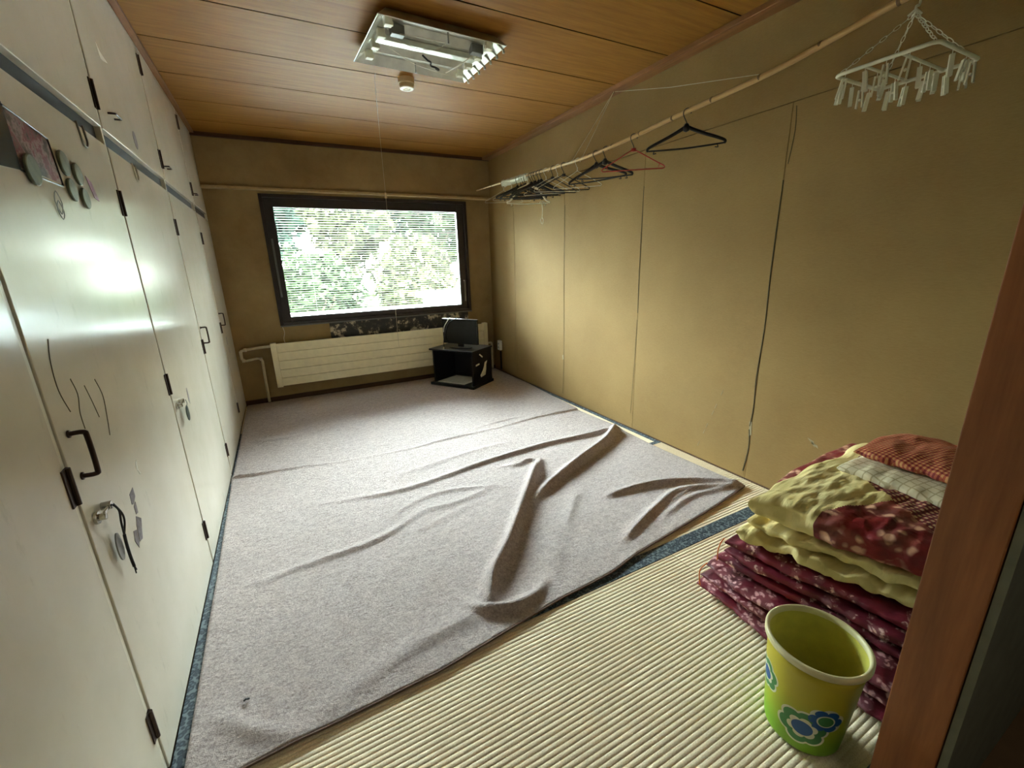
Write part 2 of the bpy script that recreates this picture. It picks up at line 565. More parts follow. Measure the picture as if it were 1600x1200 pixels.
# ------------------------------------------------------------------ room shell
def shell():
    struct('floor', B(-0.7, 3.3, -1.7, 5.0, -0.12, -0.055), M['boards'])
    # hallway floor raised flush with the mats, in front of the doorway
    # right wall: boards with a joint every 0.93 m, upper band set slightly proud
    ys = [YN, 0.48, 1.40, 2.345, 3.275, 4.20, D]
    bm = bmesh.new()
    for a, b in zip(ys, ys[1:]):
        box(bm, W, W + 0.012, a + (0.0015 if a > YN else 0), b - 0.0015, -0.05, 1.965)
    box(bm, W - 0.004, W + 0.012, YN, D, 1.968, 2.40)
    box(bm, W + 0.012, W + 0.16, -0.02 + 0.17, D, -0.05, 2.42, mi=1)
    struct('wall_right', bm, [M['wall'], M['seam']])
    # far wall around the window opening
    x0, x1, z0, z1 = 0.42, 2.43, 0.75, 1.94
    bm = bmesh.new()
    box(bm, -0.7, x0, D, D + 0.2, -0.1, H + 0.02)
    box(bm, x1, W + 0.16, D, D + 0.2, -0.1, H + 0.02)
    box(bm, x0, x1, D, D + 0.2, -0.1, z0)
    box(bm, x0, x1, D, D + 0.2, z1, H + 0.02)
    struct('wall_far', bm, M['wall_far'])
    # beam along the head of the far wall
    struct('trim_1', B(0.0, W - 0.004, D - 0.055, D, 1.99, 2.37), M['wall_far'], bevel=0.003)
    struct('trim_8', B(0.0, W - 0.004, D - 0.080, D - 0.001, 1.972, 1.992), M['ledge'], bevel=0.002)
    struct('trim_2', B(0.0, W - 0.004, D - 0.075, D, 2.37, 2.40), M['far_trim'], bevel=0.002)
    struct('trim_3', B(W - 0.09, W - 0.004, YN, D - 0.075, 2.372, 2.40), M['ceil_trim'], bevel=0.003)
    struct('trim_4', B(0.0, 0.03, YN, D - 0.075, 2.386, 2.40), M['ceil_trim'])
    struct('baseboard_far', B(0.0, W, D - 0.012, D, -0.005, 0.045), M['far_trim'])
    struct('baseboard_right', B(W - 0.006, W, YN, D - 0.012, -0.02, 0.006), M['far_trim'])
    struct('wall_left', B(-0.76, -0.62, -1.7, D + 0.2, -0.1, H + 0.02), M['hallpaint'])
    # near wall right of the doorway and above it
    bm = bmesh.new()
    box(bm, 1.535, W + 0.16, 0.165, YN, -0.1, H + 0.02)
    box(bm, 1.504, W + 0.16, 0.152, 0.165, -0.1, 2.0)
    box(bm, -0.62, 1.56, 0.17, YN, 2.02, H + 0.02)
    struct('wall_near', bm, [M['hallpaint']])
    # ceiling of printed boards 0.455 wide
    bm = bmesh.new()
    y = 0.295
    yy = [YN]
    while y < D - 0.05:
        if y > YN + 0.05:
            yy.append(y)
        y += 0.4555
    yy.append(D)
    for a, b in zip(yy, yy[1:]):
        box(bm, -0.62, W + 0.01, a + 0.0045, b - 0.0045, H, H + 0.0015)
        box(bm, -0.62, W + 0.01, a + 0.0045, b - 0.0045, H + 0.0015, H + 0.012, mi=1)
    box(bm, -0.62, W + 0.16, 0.17, D + 0.2, H + 0.012, H + 0.12, mi=1)
    struct('ceiling', bm, [M['ceil'], M['ceil_gap']])
    # hallway behind the camera
    struct('floor_hallway', B(-0.62, W + 0.16, -1.7, YN, -0.055, -0.004), M['boards'])
    struct('ceiling_hallway', B(-0.62, W + 0.16, -1.7, 0.17, H, H + 0.1), M['hallpaint'])
    struct('wall_hallway', B(-0.76, W + 0.16, -1.85, -1.7, -0.1, H + 0.1), M['hallpaint'])
    struct('wall_hallway_right', B(W + 0.02, W + 0.16, -1.7, 0.17, -0.1, H + 0.1), M['hallpaint'])
    # door frame: jambs and head
    d = thing('door_1', None, None)
    d['kind'] = 'structure'
    bm = bmesh.new()
    box(bm, 1.50, 1.533, 0.167, YN + 0.006, -0.004, 1.985)
    obj('door_jamb', bm, M['jamb'], d, bevel=0.002)
    obj('door_head', B(0.0, 1.533, 0.167, YN + 0.006, 1.985, 2.018), M['jamb'], d, bevel=0.002)
    obj('door_jamb', B(-0.025, 0.0, 0.148, 0.19, -0.004, 2.02), M['jamb'], d, bevel=0.002)
shell()

def wall_marks():
    # joints that opened up and scuffs in the right wall, all lying on it
    bm = bmesh.new()
    def crack(pts, r):
        tube(bm, smooth_path([(W - 0.0005, y, z) for y, z in pts], 4), r, 5, flat=(0.5, 1, 1))
    crack([(1.383, 1.947), (1.375, 1.84), (1.388, 1.70)], 0.0022)
    crack([(1.40, 1.63), (1.404, 1.2), (1.398, 0.9), (1.408, 0.62), (1.402, 0.45), (1.41, 0.33)], 0.0035)
    crack([(1.41, 0.31), (1.40, 0.2), (1.418, 0.045)], 0.004)
    crack([(2.345, 1.747), (2.35, 1.2), (2.345, 0.9)], 0.0028)
    crack([(2.346, 0.85), (2.358, 0.4), (2.37, 0.12)], 0.0016)
    crack([(3.267, 1.742), (3.28, 1.1), (3.275, 0.5), (3.29, 0.05)], 0.0024)
    crack([(4.19, 1.79), (4.2, 1.0), (4.25, 0.2)], 0.0014)
    tag(obj('wall_crack', bm, M['seam']), kind='structure').name = 'trim_5'
    bm = bmesh.new()
    def chip(pts):
        poly_slab(bm, [(W, y, z) for y, z in pts], (-1, 0, 0), 0.0012)
    chip([(1.10, 0.37), (1.07, 0.36), (1.06, 0.33), (1.075, 0.345)])
    chip([(1.085, 0.355), (1.05, 0.345), (1.045, 0.33), (1.075, 0.345)])
    chip([(1.415, 0.36), (1.40, 0.36), (1.395, 0.28), (1.41, 0.27)])
    chip([(3.30, 0.42), (3.285, 0.43), (3.28, 0.39), (3.295, 0.38)])
    for k in range(9):
        a = k / 8
        y, z = 1.60 + a * 0.13, 0.50 - a * 0.38
        if k % 3 != 1:
            chip([(y, z), (y + 0.003, z - 0.002), (y + 0.014, z - 0.034), (y + 0.011, z - 0.034)])
    tag(obj('trim_6', bm, M['plaster']), kind='structure')
    # peeling dark patch of wall under the window
    bm = bmesh.new()
    n = 60
    top = [(0.86 + (2.40 - 0.86) * i / n, 0.735) for i in range(n + 1)]
    bot = [(x, 0.50 - 0.03 * noise.noise(Vector((x * 5, 0, 0)))) for x, z in reversed(top)]
    poly_slab(bm, [(x, D, z) for x, z in bot + top], (0, -1, 0), 0.0015)
    tag(obj('trim_7', bm, M['stain']), kind='structure')
wall_marks()

# ------------------------------------------------------------------ window
def window():
    w = thing('window_1', None, None)
    w['kind'] = 'structure'
    x0, x1, z0, z1 = 0.415, 2.44, 0.745, 1.95
    def ring(bm, a0, a1, c0, c1, t, y0, y1, tb=None, tt=None):
        tb = tb or t
        tt = tt or t
        box(bm, a0, a0 + t, y0, y1, c0, c1)
        box(bm, a1 - t, a1, y0, y1, c0, c1)
        box(bm, a0 + t, a1 - t, y0, y1, c0, c0 + tb)
        box(bm, a0 + t, a1 - t, y0, y1, c1 - tt, c1)
    bm = bmesh.new()
    ring(bm, x0, x1, z0, z1, 0.03, D - 0.022, D + 0.14)
    obj('window_frame', bm, M['winframe'], w, bevel=0.002)
    bm = bmesh.new()
    ring(bm, x0 + 0.029, x1 - 0.029, z0 + 0.029, z1 - 0.029, 0.077, D + 0.02, D + 0.075, tb=0.050, tt=0.080)
    s = obj('sash', bm, M['winframe2'], w, bevel=0.004)
    obj('window_sill', B(x0 - 0.0, x1, D - 0.034, D - 0.0005, z0 - 0.008, z0 + 0.004), M['alu'], w, bevel=0.002)
    gx0, gx1, gz0, gz1 = x0 + 0.106, x1 - 0.106, z0 + 0.079, z1 - 0.109
    obj('pane', B(gx0 - 0.005, gx1 + 0.005, D + 0.040, D + 0.043, gz0 - 0.005, gz1 + 0.005), M['glass'], w)
    obj('pane', B(gx0 - 0.005, gx1 + 0.005, D + 0.068, D + 0.071, gz0 - 0.005, gz1 + 0.005), M['glass'], w)
    # lever bars down both sides
    for (x, a, b) in ((x0 + 0.045, 1.02, 1.56), (x1 - 0.065, 0.86, 1.10)):
        bm = bmesh.new()
        box(bm, x, x + 0.018, D + 0.002, D + 0.018, a, b)
        box(bm, x + 0.003, x + 0.014, D - 0.012, D + 0.006, b - 0.03, b)
        tag(obj('window_lever', bm, M['alu'], w, bevel=0.002), 'grey metal lever bar')
    # thin open slats hanging between the panes
    bm = bmesh.new()
    z = gz0 + 0.012
    while z < gz1 - 0.01:
        mt = Matrix.Translation((0, D + 0.0555, z)) @ Matrix.Rotation(R(-10), 4, 'X')
        box(bm, gx0 + 0.004, gx1 - 0.004, -0.0068, 0.0068, -0.0004, 0.0004, mat=mt)
        z += 0.0225
    for x in (gx0 + 0.25, 0.5 * (gx0 + gx1), gx1 - 0.25):
        tube(bm, [(x, D + 0.0475, gz0), (x, D + 0.0475, gz1)], 0.0006, 5)
    obj('blind', bm, M['slat'], w)
    # triangular fire brigade entry mark on the outside of the glass, seen from behind
    bm = bmesh.new()
    poly_slab(bm, [(1.316, D + 0.072, 1.71), (1.498, D + 0.072, 1.71), (1.405, D + 0.072, 1.575)], (0, 1, 0), 0.0006)
    tag(obj('triangle_mark', bm, plain('grey_sticker_back', srgb(120, 128, 112), 0.6, **{'Alpha': 0.62}), w), 'grey inverted triangle sticker')
window()

# ------------------------------------------------------------------ outdoors
def outdoors():
    bm = bmesh.new()
    nx, ny = 40, 30
    g = []
    for j in range(ny + 1):
        row = []
        y = 5.2 + j / ny * 34
        for i in range(nx + 1):
            x = -14 + i / nx * 46
            t = max(0.0, (y - 13.0))
            z = -2.6 + min(t * 0.5, 2.6) + (0.35 * noise.noise(Vector((x * 0.3, y * 0.3, 2))) if t > 0 else 0)
            row.append(bm.verts.new((x, y, z)))
        g.append(row)
    for j in range(ny):
        for i in range(nx):
            f = bm.faces.new((g[j][i], g[j][i + 1], g[j + 1][i + 1], g[j + 1][i]))
            yc = g[j][i].co.y
            f.material_index = 1 if yc < 11.8 else 0
    struct('ground', bm, [M['bank'], M['conc']], smooth=True)
    def leaf_ball(name, mk, seed, n=2600):
        rnd = random.Random(seed)
        me = bmesh.new()
        for _ in range(n):
            while True:
                p = Vector((rnd.uniform(-1, 1), rnd.uniform(-1, 1), rnd.uniform(-1, 1)))
                if 0.25 < p.length < 1:
                    break
            q = p.normalized()
            bulge = 0.78 + 0.42 * noise.noise(q * 2.3 + Vector((seed, 0, 0)))
            c = q * (p.length ** 0.5) * bulge
            c.z *= 1.12
            s = rnd.uniform(0.045, 0.085)
            a = Vector((rnd.gauss(0, 1), rnd.gauss(0, 1), rnd.gauss(0, 1))).normalized()
            b = a.cross(Vector((rnd.gauss(0, 1), rnd.gauss(0, 1), rnd.gauss(0, 1)))).normalized()
            vs = [me.verts.new(c + a * s * 1.5), me.verts.new(c + b * s * 0.6), me.verts.new(c - a * s * 1.5), me.verts.new(c - b * s * 0.6)]
            me.faces.new(vs)
        return me
    kinds = []
    for k, (mk, sd) in enumerate((('leaf_a', 1), ('leaf_b', 2), ('leaf_c', 3))):
        t = thing('tree', None, 'tree')
        obj('crown', leaf_ball('crown', mk, sd), M[mk], t, loc=(0, 0, 2.3))
        bm = bmesh.new()
        tube(bm, [(0, 0, -1.2), (0.05, 0, 0.6), (0, 0.06, 1.7), (0.02, 0, 2.6)], [0.10, 0.08, 0.06, 0.02], 8)
        for a in range(5):
            an = a * 1.257
            tube(bm, [(0.02, 0.03, 1.3 + a * 0.12), (0.3 * math.cos(an), 0.3 * math.sin(an), 1.9 + a * 0.1), (0.6 * math.cos(an), 0.6 * math.sin(an), 2.5 + a * 0.1)], [0.035, 0.025, 0.008], 6)
        obj('trunk', bm, M['bark'], t)
        kinds.append(t)
    spots = [(1.3, 12.6, 1.35, 0), (4.1, 12.9, 1.45, 2), (7.0, 12.7, 1.35, 1), (9.9, 13.2, 1.45, 0),
             (-0.2, 15.8, 1.65, 1), (2.9, 16.1, 1.7, 2), (6.1, 16.0, 1.7, 0), (9.3, 16.4, 1.7, 1), (12.4, 16.2, 1.65, 2),
             (1.2, 19.6, 1.85, 0), (4.9, 19.9, 1.9, 1), (8.6, 19.8, 1.85, 2), (12.3, 19.9, 1.85, 0)]
    desc = ['mid green tree outside the window', 'bluish green tree outside the window', 'yellow green tree outside the window']
    used = set()
    for x, y, s, k in spots:
        o = kinds[k] if k not in used else copy_tree(kinds[k])
        used.add(k)
        o.location = (x, y, -2.6 + min(max(0, y - 13) * 0.5, 2.6))
        o.scale = (s, s, s)
        o.rotation_euler = (0, 0, random.uniform(0, 6.28))
        row = 'front row' if y < 14.5 else ('middle row' if y < 17 else 'back row')
        nth = sum(1 for q in spots if abs(q[1] - y) < 1.2 and q[0] < x)
        place = ['leftmost', 'second from the left', 'third from the left', 'fourth from the left', 'rightmost'][nth]
        tag(o, desc[k] + ', ' + place + ' in the ' + row, 'tree', 'trees on the bank outside')
    b = thing('shed', 'white rendered building with a grey flat roof outside the window, lower right', 'building', (5.7, 10.3, -2.6))
    obj('wall', B(-2.0, 2.6, -0.7, 0.7, 0, 3.10), M['render'], b)
    obj('roof', B(-2.15, 2.75, -0.85, 0.85, 3.10, 3.25), M['roof'], b, bevel=0.02)
    obj('window', B(-1.0, 0.2, -0.72, -0.69, 2.35, 2.75), M['winframe'], b)
    tag(obj('low_wall', B(-8, 3.2, 9.3, 9.5, -2.6, 0.46), M['render']), 'long low white wall outside, along the bottom of the window view', 'wall')
outdoors()

# ------------------------------------------------------------------ tatami mats
def tatami(x0, x1, y0, y1, along, label):
    """mat with its ridges running along 'x' or 'y'; cloth borders on the two long sides"""
    t = thing('tatami_mat', label, 'tatami mat', ((x0 + x1) / 2, (y0 + y1) / 2, -0.055), 0, None)
    L = (x1 - x0) if along == 'x' else (y1 - y0)
    Wd = (y1 - y0) if along == 'x' else (x1 - x0)
    g = 0.0012
    hb = 0.034
    bm = bmesh.new()
    pitch = 0.0152
    inner = Wd - 2 * g
    n = int(inner / pitch)
    p = inner / n
    prof = []
    for i in range(n):
        for k in range(6):
            a = k / 6
            prof.append((-inner / 2 + (i + a) * p, 0.0525 + 0.0022 * math.sin(PI * a) ** 0.7))
    prof.append((inner / 2, 0.0525))
    prof = [(-inner / 2, 0.0)] + prof + [(inner / 2, 0.0)]
    xs = [-L / 2 + g, -L / 4, 0, L / 4, L / 2 - g]
    rows = []
    for u in xs:
        rows.append([bm.verts.new((u, v, z) if along == 'x' else (v, u, z)) for v, z in prof])
    for A, C in zip(rows, rows[1:]):
        for k in range(len(prof)):
            bm.faces.new((A[k], A[(k + 1) % len(prof)], C[(k + 1) % len(prof)], C[k]))
    bm.faces.new(rows[0]); bm.faces.new(rows[-1][::-1])
    o = obj('mat_surface', bm, M['rush'], t)
    for s in (-1, 1):
        a, b = sorted((s * (Wd / 2 - g * 0.5), s * (Wd / 2 - hb)))
        bm = B(-L / 2 + g, L / 2 - g, a, b, 0.004, 0.0562) if along == 'x' else B(a, b, -L / 2 + g, L / 2 - g, 0.004, 0.0562)
        tag(obj('cloth_border', bm, M['heri'], t, bevel=0.0008), 'blue grey patterned cloth border')
    return t
tatami(0.0, 1.82, YN, 1.165, 'x', 'bare straw tatami mat in the foreground, partly under the near edge of the beige carpet')
tatami(1.82, 2.72, YN, 1.165, 'x', 'straw tatami mat under the folded quilts and the bin')
tatami(0.0, 0.91, 1.165, 2.985, 'y', 'tatami mat under the carpet beside the white cabinets')
tatami(0.91, 2.72, 1.165, 2.075, 'x', 'straw tatami mat showing between the carpet corner and its dark blue border')
tatami(1.81, 2.72, 2.075, 3.895, 'y', 'tatami mat along the right wall, only its pale patterned border showing beside the carpet')
tatami(0.91, 1.81, 2.075, 3.895, 'y', 'tatami mat hidden under the middle of the carpet')
tatami(0.0, 0.91, 2.985, 3.895, 'y', 'small tatami mat under the carpet by the far cabinets')
tatami(0.0, 1.81, 3.895, 4.785, 'x', 'tatami mat under the far end of the carpet below the radiator')
tatami(1.81, 2.72, 3.895, 4.785, 'x', 'tatami mat in the far right corner under the television stand')

# ------------------------------------------------------------------ carpet
def carpet():
    near = [(0.0, 1.06), (0.2, 1.075), (0.4, 1.08), (0.75, 1.089), (1.25, 1.152), (1.52, 1.166), (1.70, 1.204), (2.33, 1.285), (2.64, 1.335)]
    left = [(1.06, 0.037), (1.15, 0.036), (2.0, 0.027), (2.9, 0.012), (3.04, 0.004), (3.06, 0.012), (4.74, 0.012)]
    right = [(1.33, 2.635), (1.5, 2.628), (2.07, 2.612), (2.3, 2.625), (2.44, 2.645), (2.6, 2.636), (2.92, 2.622), (2.96, 2.64), (3.9, 2.70), (4.74, 2.705)]
    far_y = 4.745
    nx, ny = 250, 330
    nxs, nys = zip(*near); ly, lx = zip(*left); ry, rx = zip(*right)
    U = np.linspace(0, 1, nx + 1); V = np.linspace(0, 1, ny + 1)
    X = np.zeros((ny + 1, nx + 1)); Y = np.zeros_like(X)
    for j, v in enumerate(V):
        for i, u in enumerate(U):
            xg = 0.06 + u * (2.64 - 0.06)
            y0 = np.interp(xg, nxs, nys)
            y = y0 + (far_y - y0) * v
            xl = np.interp(y, ly, lx); xr = np.interp(y, ry, rx)
            X[j, i] = xl + (xr - xl) * u
            Y[j, i] = y
    Z = np.zeros_like(X)
    def ridge(pts, h, wl, wr, ends=True):
        """pts (x, y, scale); wl / wr: widths left and right of the direction of travel"""
        P = [Vector((a, b, 0)) for a, b, *_ in pts]
        S = [p[2] if len(p) > 2 else 1.0 for p in pts]
        Q = smooth_path([(p.x, p.y, s) for p, s in zip(P, S)], 5)
        best = np.full(X.shape, 1e9); sd = np.zeros_like(X); sc = np.zeros_like(X)
        m = max(wl, wr) * 4
        for a, b in zip(Q, Q[1:]):
            dx, dy = b.x - a.x, b.y - a.y
            L2 = dx * dx + dy * dy
            if L2 < 1e-12: continue
            t = np.clip(((X - a.x) * dx + (Y - a.y) * dy) / L2, 0, 1)
            ex, ey = X - (a.x + t * dx), Y - (a.y + t * dy)
            d = np.hypot(ex, ey)
            cr = dx * ey - dy * ex
            k = d < best
            best[k] = d[k]; sd[k] = np.sign(cr[k]) * d[k]; sc[k] = (a.z + t * (b.z - a.z))[k]
        w = np.where(sd > 0, wl, wr)
        return h * sc * np.exp(-(np.abs(sd) / w) ** 1.8)
    Rg = []
    def add(*a, **k): Rg.append(ridge(*a, **k))
    # the two tall folds in the middle right
    add([(1.80, 2.215, .35), (1.70, 2.10, 1), (1.61, 2.00, 1), (1.44, 1.80, 1.1), (1.21, 1.53, 1.1), (1.06, 1.385, .9), (0.995, 1.285, .45)], 0.062, 0.030, 0.028)
    add([(2.56, 2.36, 1.15), (2.35, 2.22, 1.0), (2.0, 2.06, 0.95), (1.66, 1.90, 0.7), (1.49, 1.79, .3), (1.40, 1.70, 0)], 0.054, 0.026, 0.036)
    add([(2.60, 2.39, 1.4), (2.3, 2.40, 1.1), (1.96, 2.42, 1.0), (1.545, 2.395, .9), (1.2, 2.34, .7), (.88, 2.31, .6), (.54, 2.38, .2), (.3, 2.42, 0)], 0.022, 0.018, 0.030)
    add([(1.80, 2.24, .4), (1.74, 2.27, 1), (1.66, 2.25, .8), (1.55, 2.27, .3)], 0.020, 0.02, 0.02)
    # long creases running across
    add([(1.45, 2.10, .1), (1.165, 2.02, .8), (.95, 2.03, .6), (.79, 1.935, 1), (.65, 1.89, 1.1), (.45, 1.875, 1), (.3, 1.865, .7), (.177, 1.85, .4), (.08, 1.87, 0)], 0.012, 0.020, 0.028)
    add([(1.25, 1.97, 0), (1.05, 1.92, .8), (.9, 1.88, .5), (.72, 1.85, 0)], 0.008, 0.02, 0.02)
    add([(1.5, 2.02, 0), (1.3, 2.11, .8), (1.1, 2.17, .8), (.9, 2.13, .5), (.7, 1.99, 0.1)], 0.012, 0.018, 0.022)
    add([(2.62, 2.925, 1.3), (2.17, 2.945, 1), (1.8, 2.90, .6), (1.41, 2.905, 1), (1.1, 2.88, .5), (.675, 2.91, .35), (.44, 2.965, .8), (.157, 3.01, 1.3), (0.03, 3.035, 1.6)], 0.012, 0.012, 0.012)
    add([(1.6, 2.98, 0), (1.9, 3.02, 1), (2.2, 3.04, 0)], 0.010, 0.015, 0.012)
    add([(1.9, 2.62, 0), (1.5, 2.60, .8), (1.15, 2.55, .7), (.8, 2.50, 0)], 0.010, 0.03, 0.02)
    add([(2.2, 3.55, 0), (1.7, 3.62, 1), (1.1, 3.60, .6), (.6, 3.55, 0)], 0.006, 0.03, 0.03)
    add([(2.5, 3.9, 0), (1.9, 3.98, 1), (1.4, 3.95, .4), (.9, 4.0, 0)], 0.006, 0.03, 0.03)
    add([(.15, 3.62, .9), (.4, 3.60, 1), (.75, 3.66, 0)], 0.007, 0.03, 0.03)
    add([(2.6, 4.2, 0), (2.1, 4.05, 1), (1.5, 4.1, 0)], 0.006, 0.02, 0.03)
    # gathers pulled to the near right corner
    add([(2.60, 1.375, 1.2), (2.42, 1.53, 1), (2.19, 1.615, 1.1), (1.95, 1.645, .8), (1.85, 1.64, 0)], 0.026, 0.022, 0.030)
    add([(2.56, 1.37, .9), (2.29, 1.49, .9), (2.02, 1.425, 1), (1.78, 1.335, .9), (1.66, 1.28, 0)], 0.021, 0.020, 0.022)
    add([(2.58, 1.36, .8), (2.3, 1.41, .8), (2.1, 1.375, .8), (1.95, 1.335, 0)], 0.014, 0.016, 0.018)
    add([(2.5, 1.42, .4), (2.35, 1.46, .8), (2.2, 1.45, .6), (2.08, 1.40, 0)], 0.012, 0.014, 0.016)
    # the roll where the tall fold ends, and faint dents
    add([(0.90, 1.30, .3), (0.97, 1.235, 1), (1.06, 1.20, 1), (1.17, 1.215, .7), (1.26, 1.28, .2)], 0.030, 0.024, 0.022)
    add([(1.30, 1.50, 0), (1.38, 1.42, .8), (1.34, 1.33, .5), (1.28, 1.25, 0)], 0.014, 0.03, 0.03)
    add([(.30, 1.10, .2), (.62, 1.20, .8), (.88, 1.235, 1)], 0.012, 0.05, 0.03)
    add([(.12, 1.25, .5), (.20, 1.17, 1), (.30, 1.10, .4)], 0.014, 0.02, 0.03)
    add([(.75, 1.40, 0), (.83, 1.52, .8), (.95, 1.6, 0)], 0.008, 0.03, 0.03)
    add([(1.75, 1.75, .6), (1.62, 1.62, .8), (1.50, 1.50, 0)], 0.014, 0.03, 0.03)
    Z = np.zeros_like(X)
    for r in Rg:
        Z = np.maximum(Z, r) + 0.25 * np.minimum(Z, r)
    for j in range(ny + 1):
        for i in range(nx + 1):
            x, y = X[j, i], Y[j, i]
            Z[j, i] += 0.0030 * (noise.noise(Vector((x * 3.2, y * 3.2, 0))) + 0.6) + 0.0010 * noise.noise(Vector((x * 14, y * 14, 3)))
    base = 0.0085
    verts = []
    for j in range(ny + 1):
        for i in range(nx + 1):
            verts.append((X[j, i], Y[j, i], base + max(Z[j, i], 0)))
    nv = len(verts)
    for j in range(ny + 1):
        for i in range(nx + 1):
            verts.append((X[j, i], Y[j, i], base - 0.006 + max(Z[j, i], 0)))
    faces = []
    idx = lambda j, i: j * (nx + 1) + i
    for j in range(ny):
        for i in range(nx):
            faces.append((idx(j, i), idx(j, i + 1), idx(j + 1, i + 1), idx(j + 1, i)))
            faces.append(tuple(nv + k for k in (idx(j, i), idx(j + 1, i), idx(j + 1, i + 1), idx(j, i + 1))))
    bd = [idx(0, i) for i in range(nx + 1)] + [idx(j, nx) for j in range(1, ny + 1)] + [idx(ny, i) for i in range(nx - 1, -1, -1)] + [idx(j, 0) for j in range(ny - 1, 0, -1)]
    for a, b in zip(bd, bd[1:] + bd[:1]):
        faces.append((a, nv + a, nv + b, b))
    me = bpy.data.meshes.new('carpet')
    me.from_pydata(verts, [], faces)
    me.materials.append(M['carpet'])
    for p in me.polygons: p.use_smooth = True
    o = bpy.data.objects.new('carpet', me)
    COL.objects.link(o)
    tag(o, 'large pinkish beige carpet rucked into folds over the tatami floor', 'carpet')
    # darker bound edge folded over along the near corner
    bm = bmesh.new()
    e = [(X[0, i], Y[0, i] - 0.002, base - 0.002 + max(Z[0, i], 0)) for i in range(0, nx + 1, 3)]
    tube(bm, e, 0.0036, 6)
    tag(obj('bound_edge', bm, plain('brown_edge_binding', srgb(96, 72, 60), 0.85), o, smooth=True), 'dark brown bound edge')
    bm = bmesh.new()
    tube(bm, [(0.166, 1.283, base + .006), (0.172, 1.281, base + .011), (0.180, 1.283, base + .006)], 0.003, 6)
    tag(obj('litter_scrap', bm, M['black']), 'tiny black scrap lying on the near left corner of the carpet', 'scrap')
carpet()

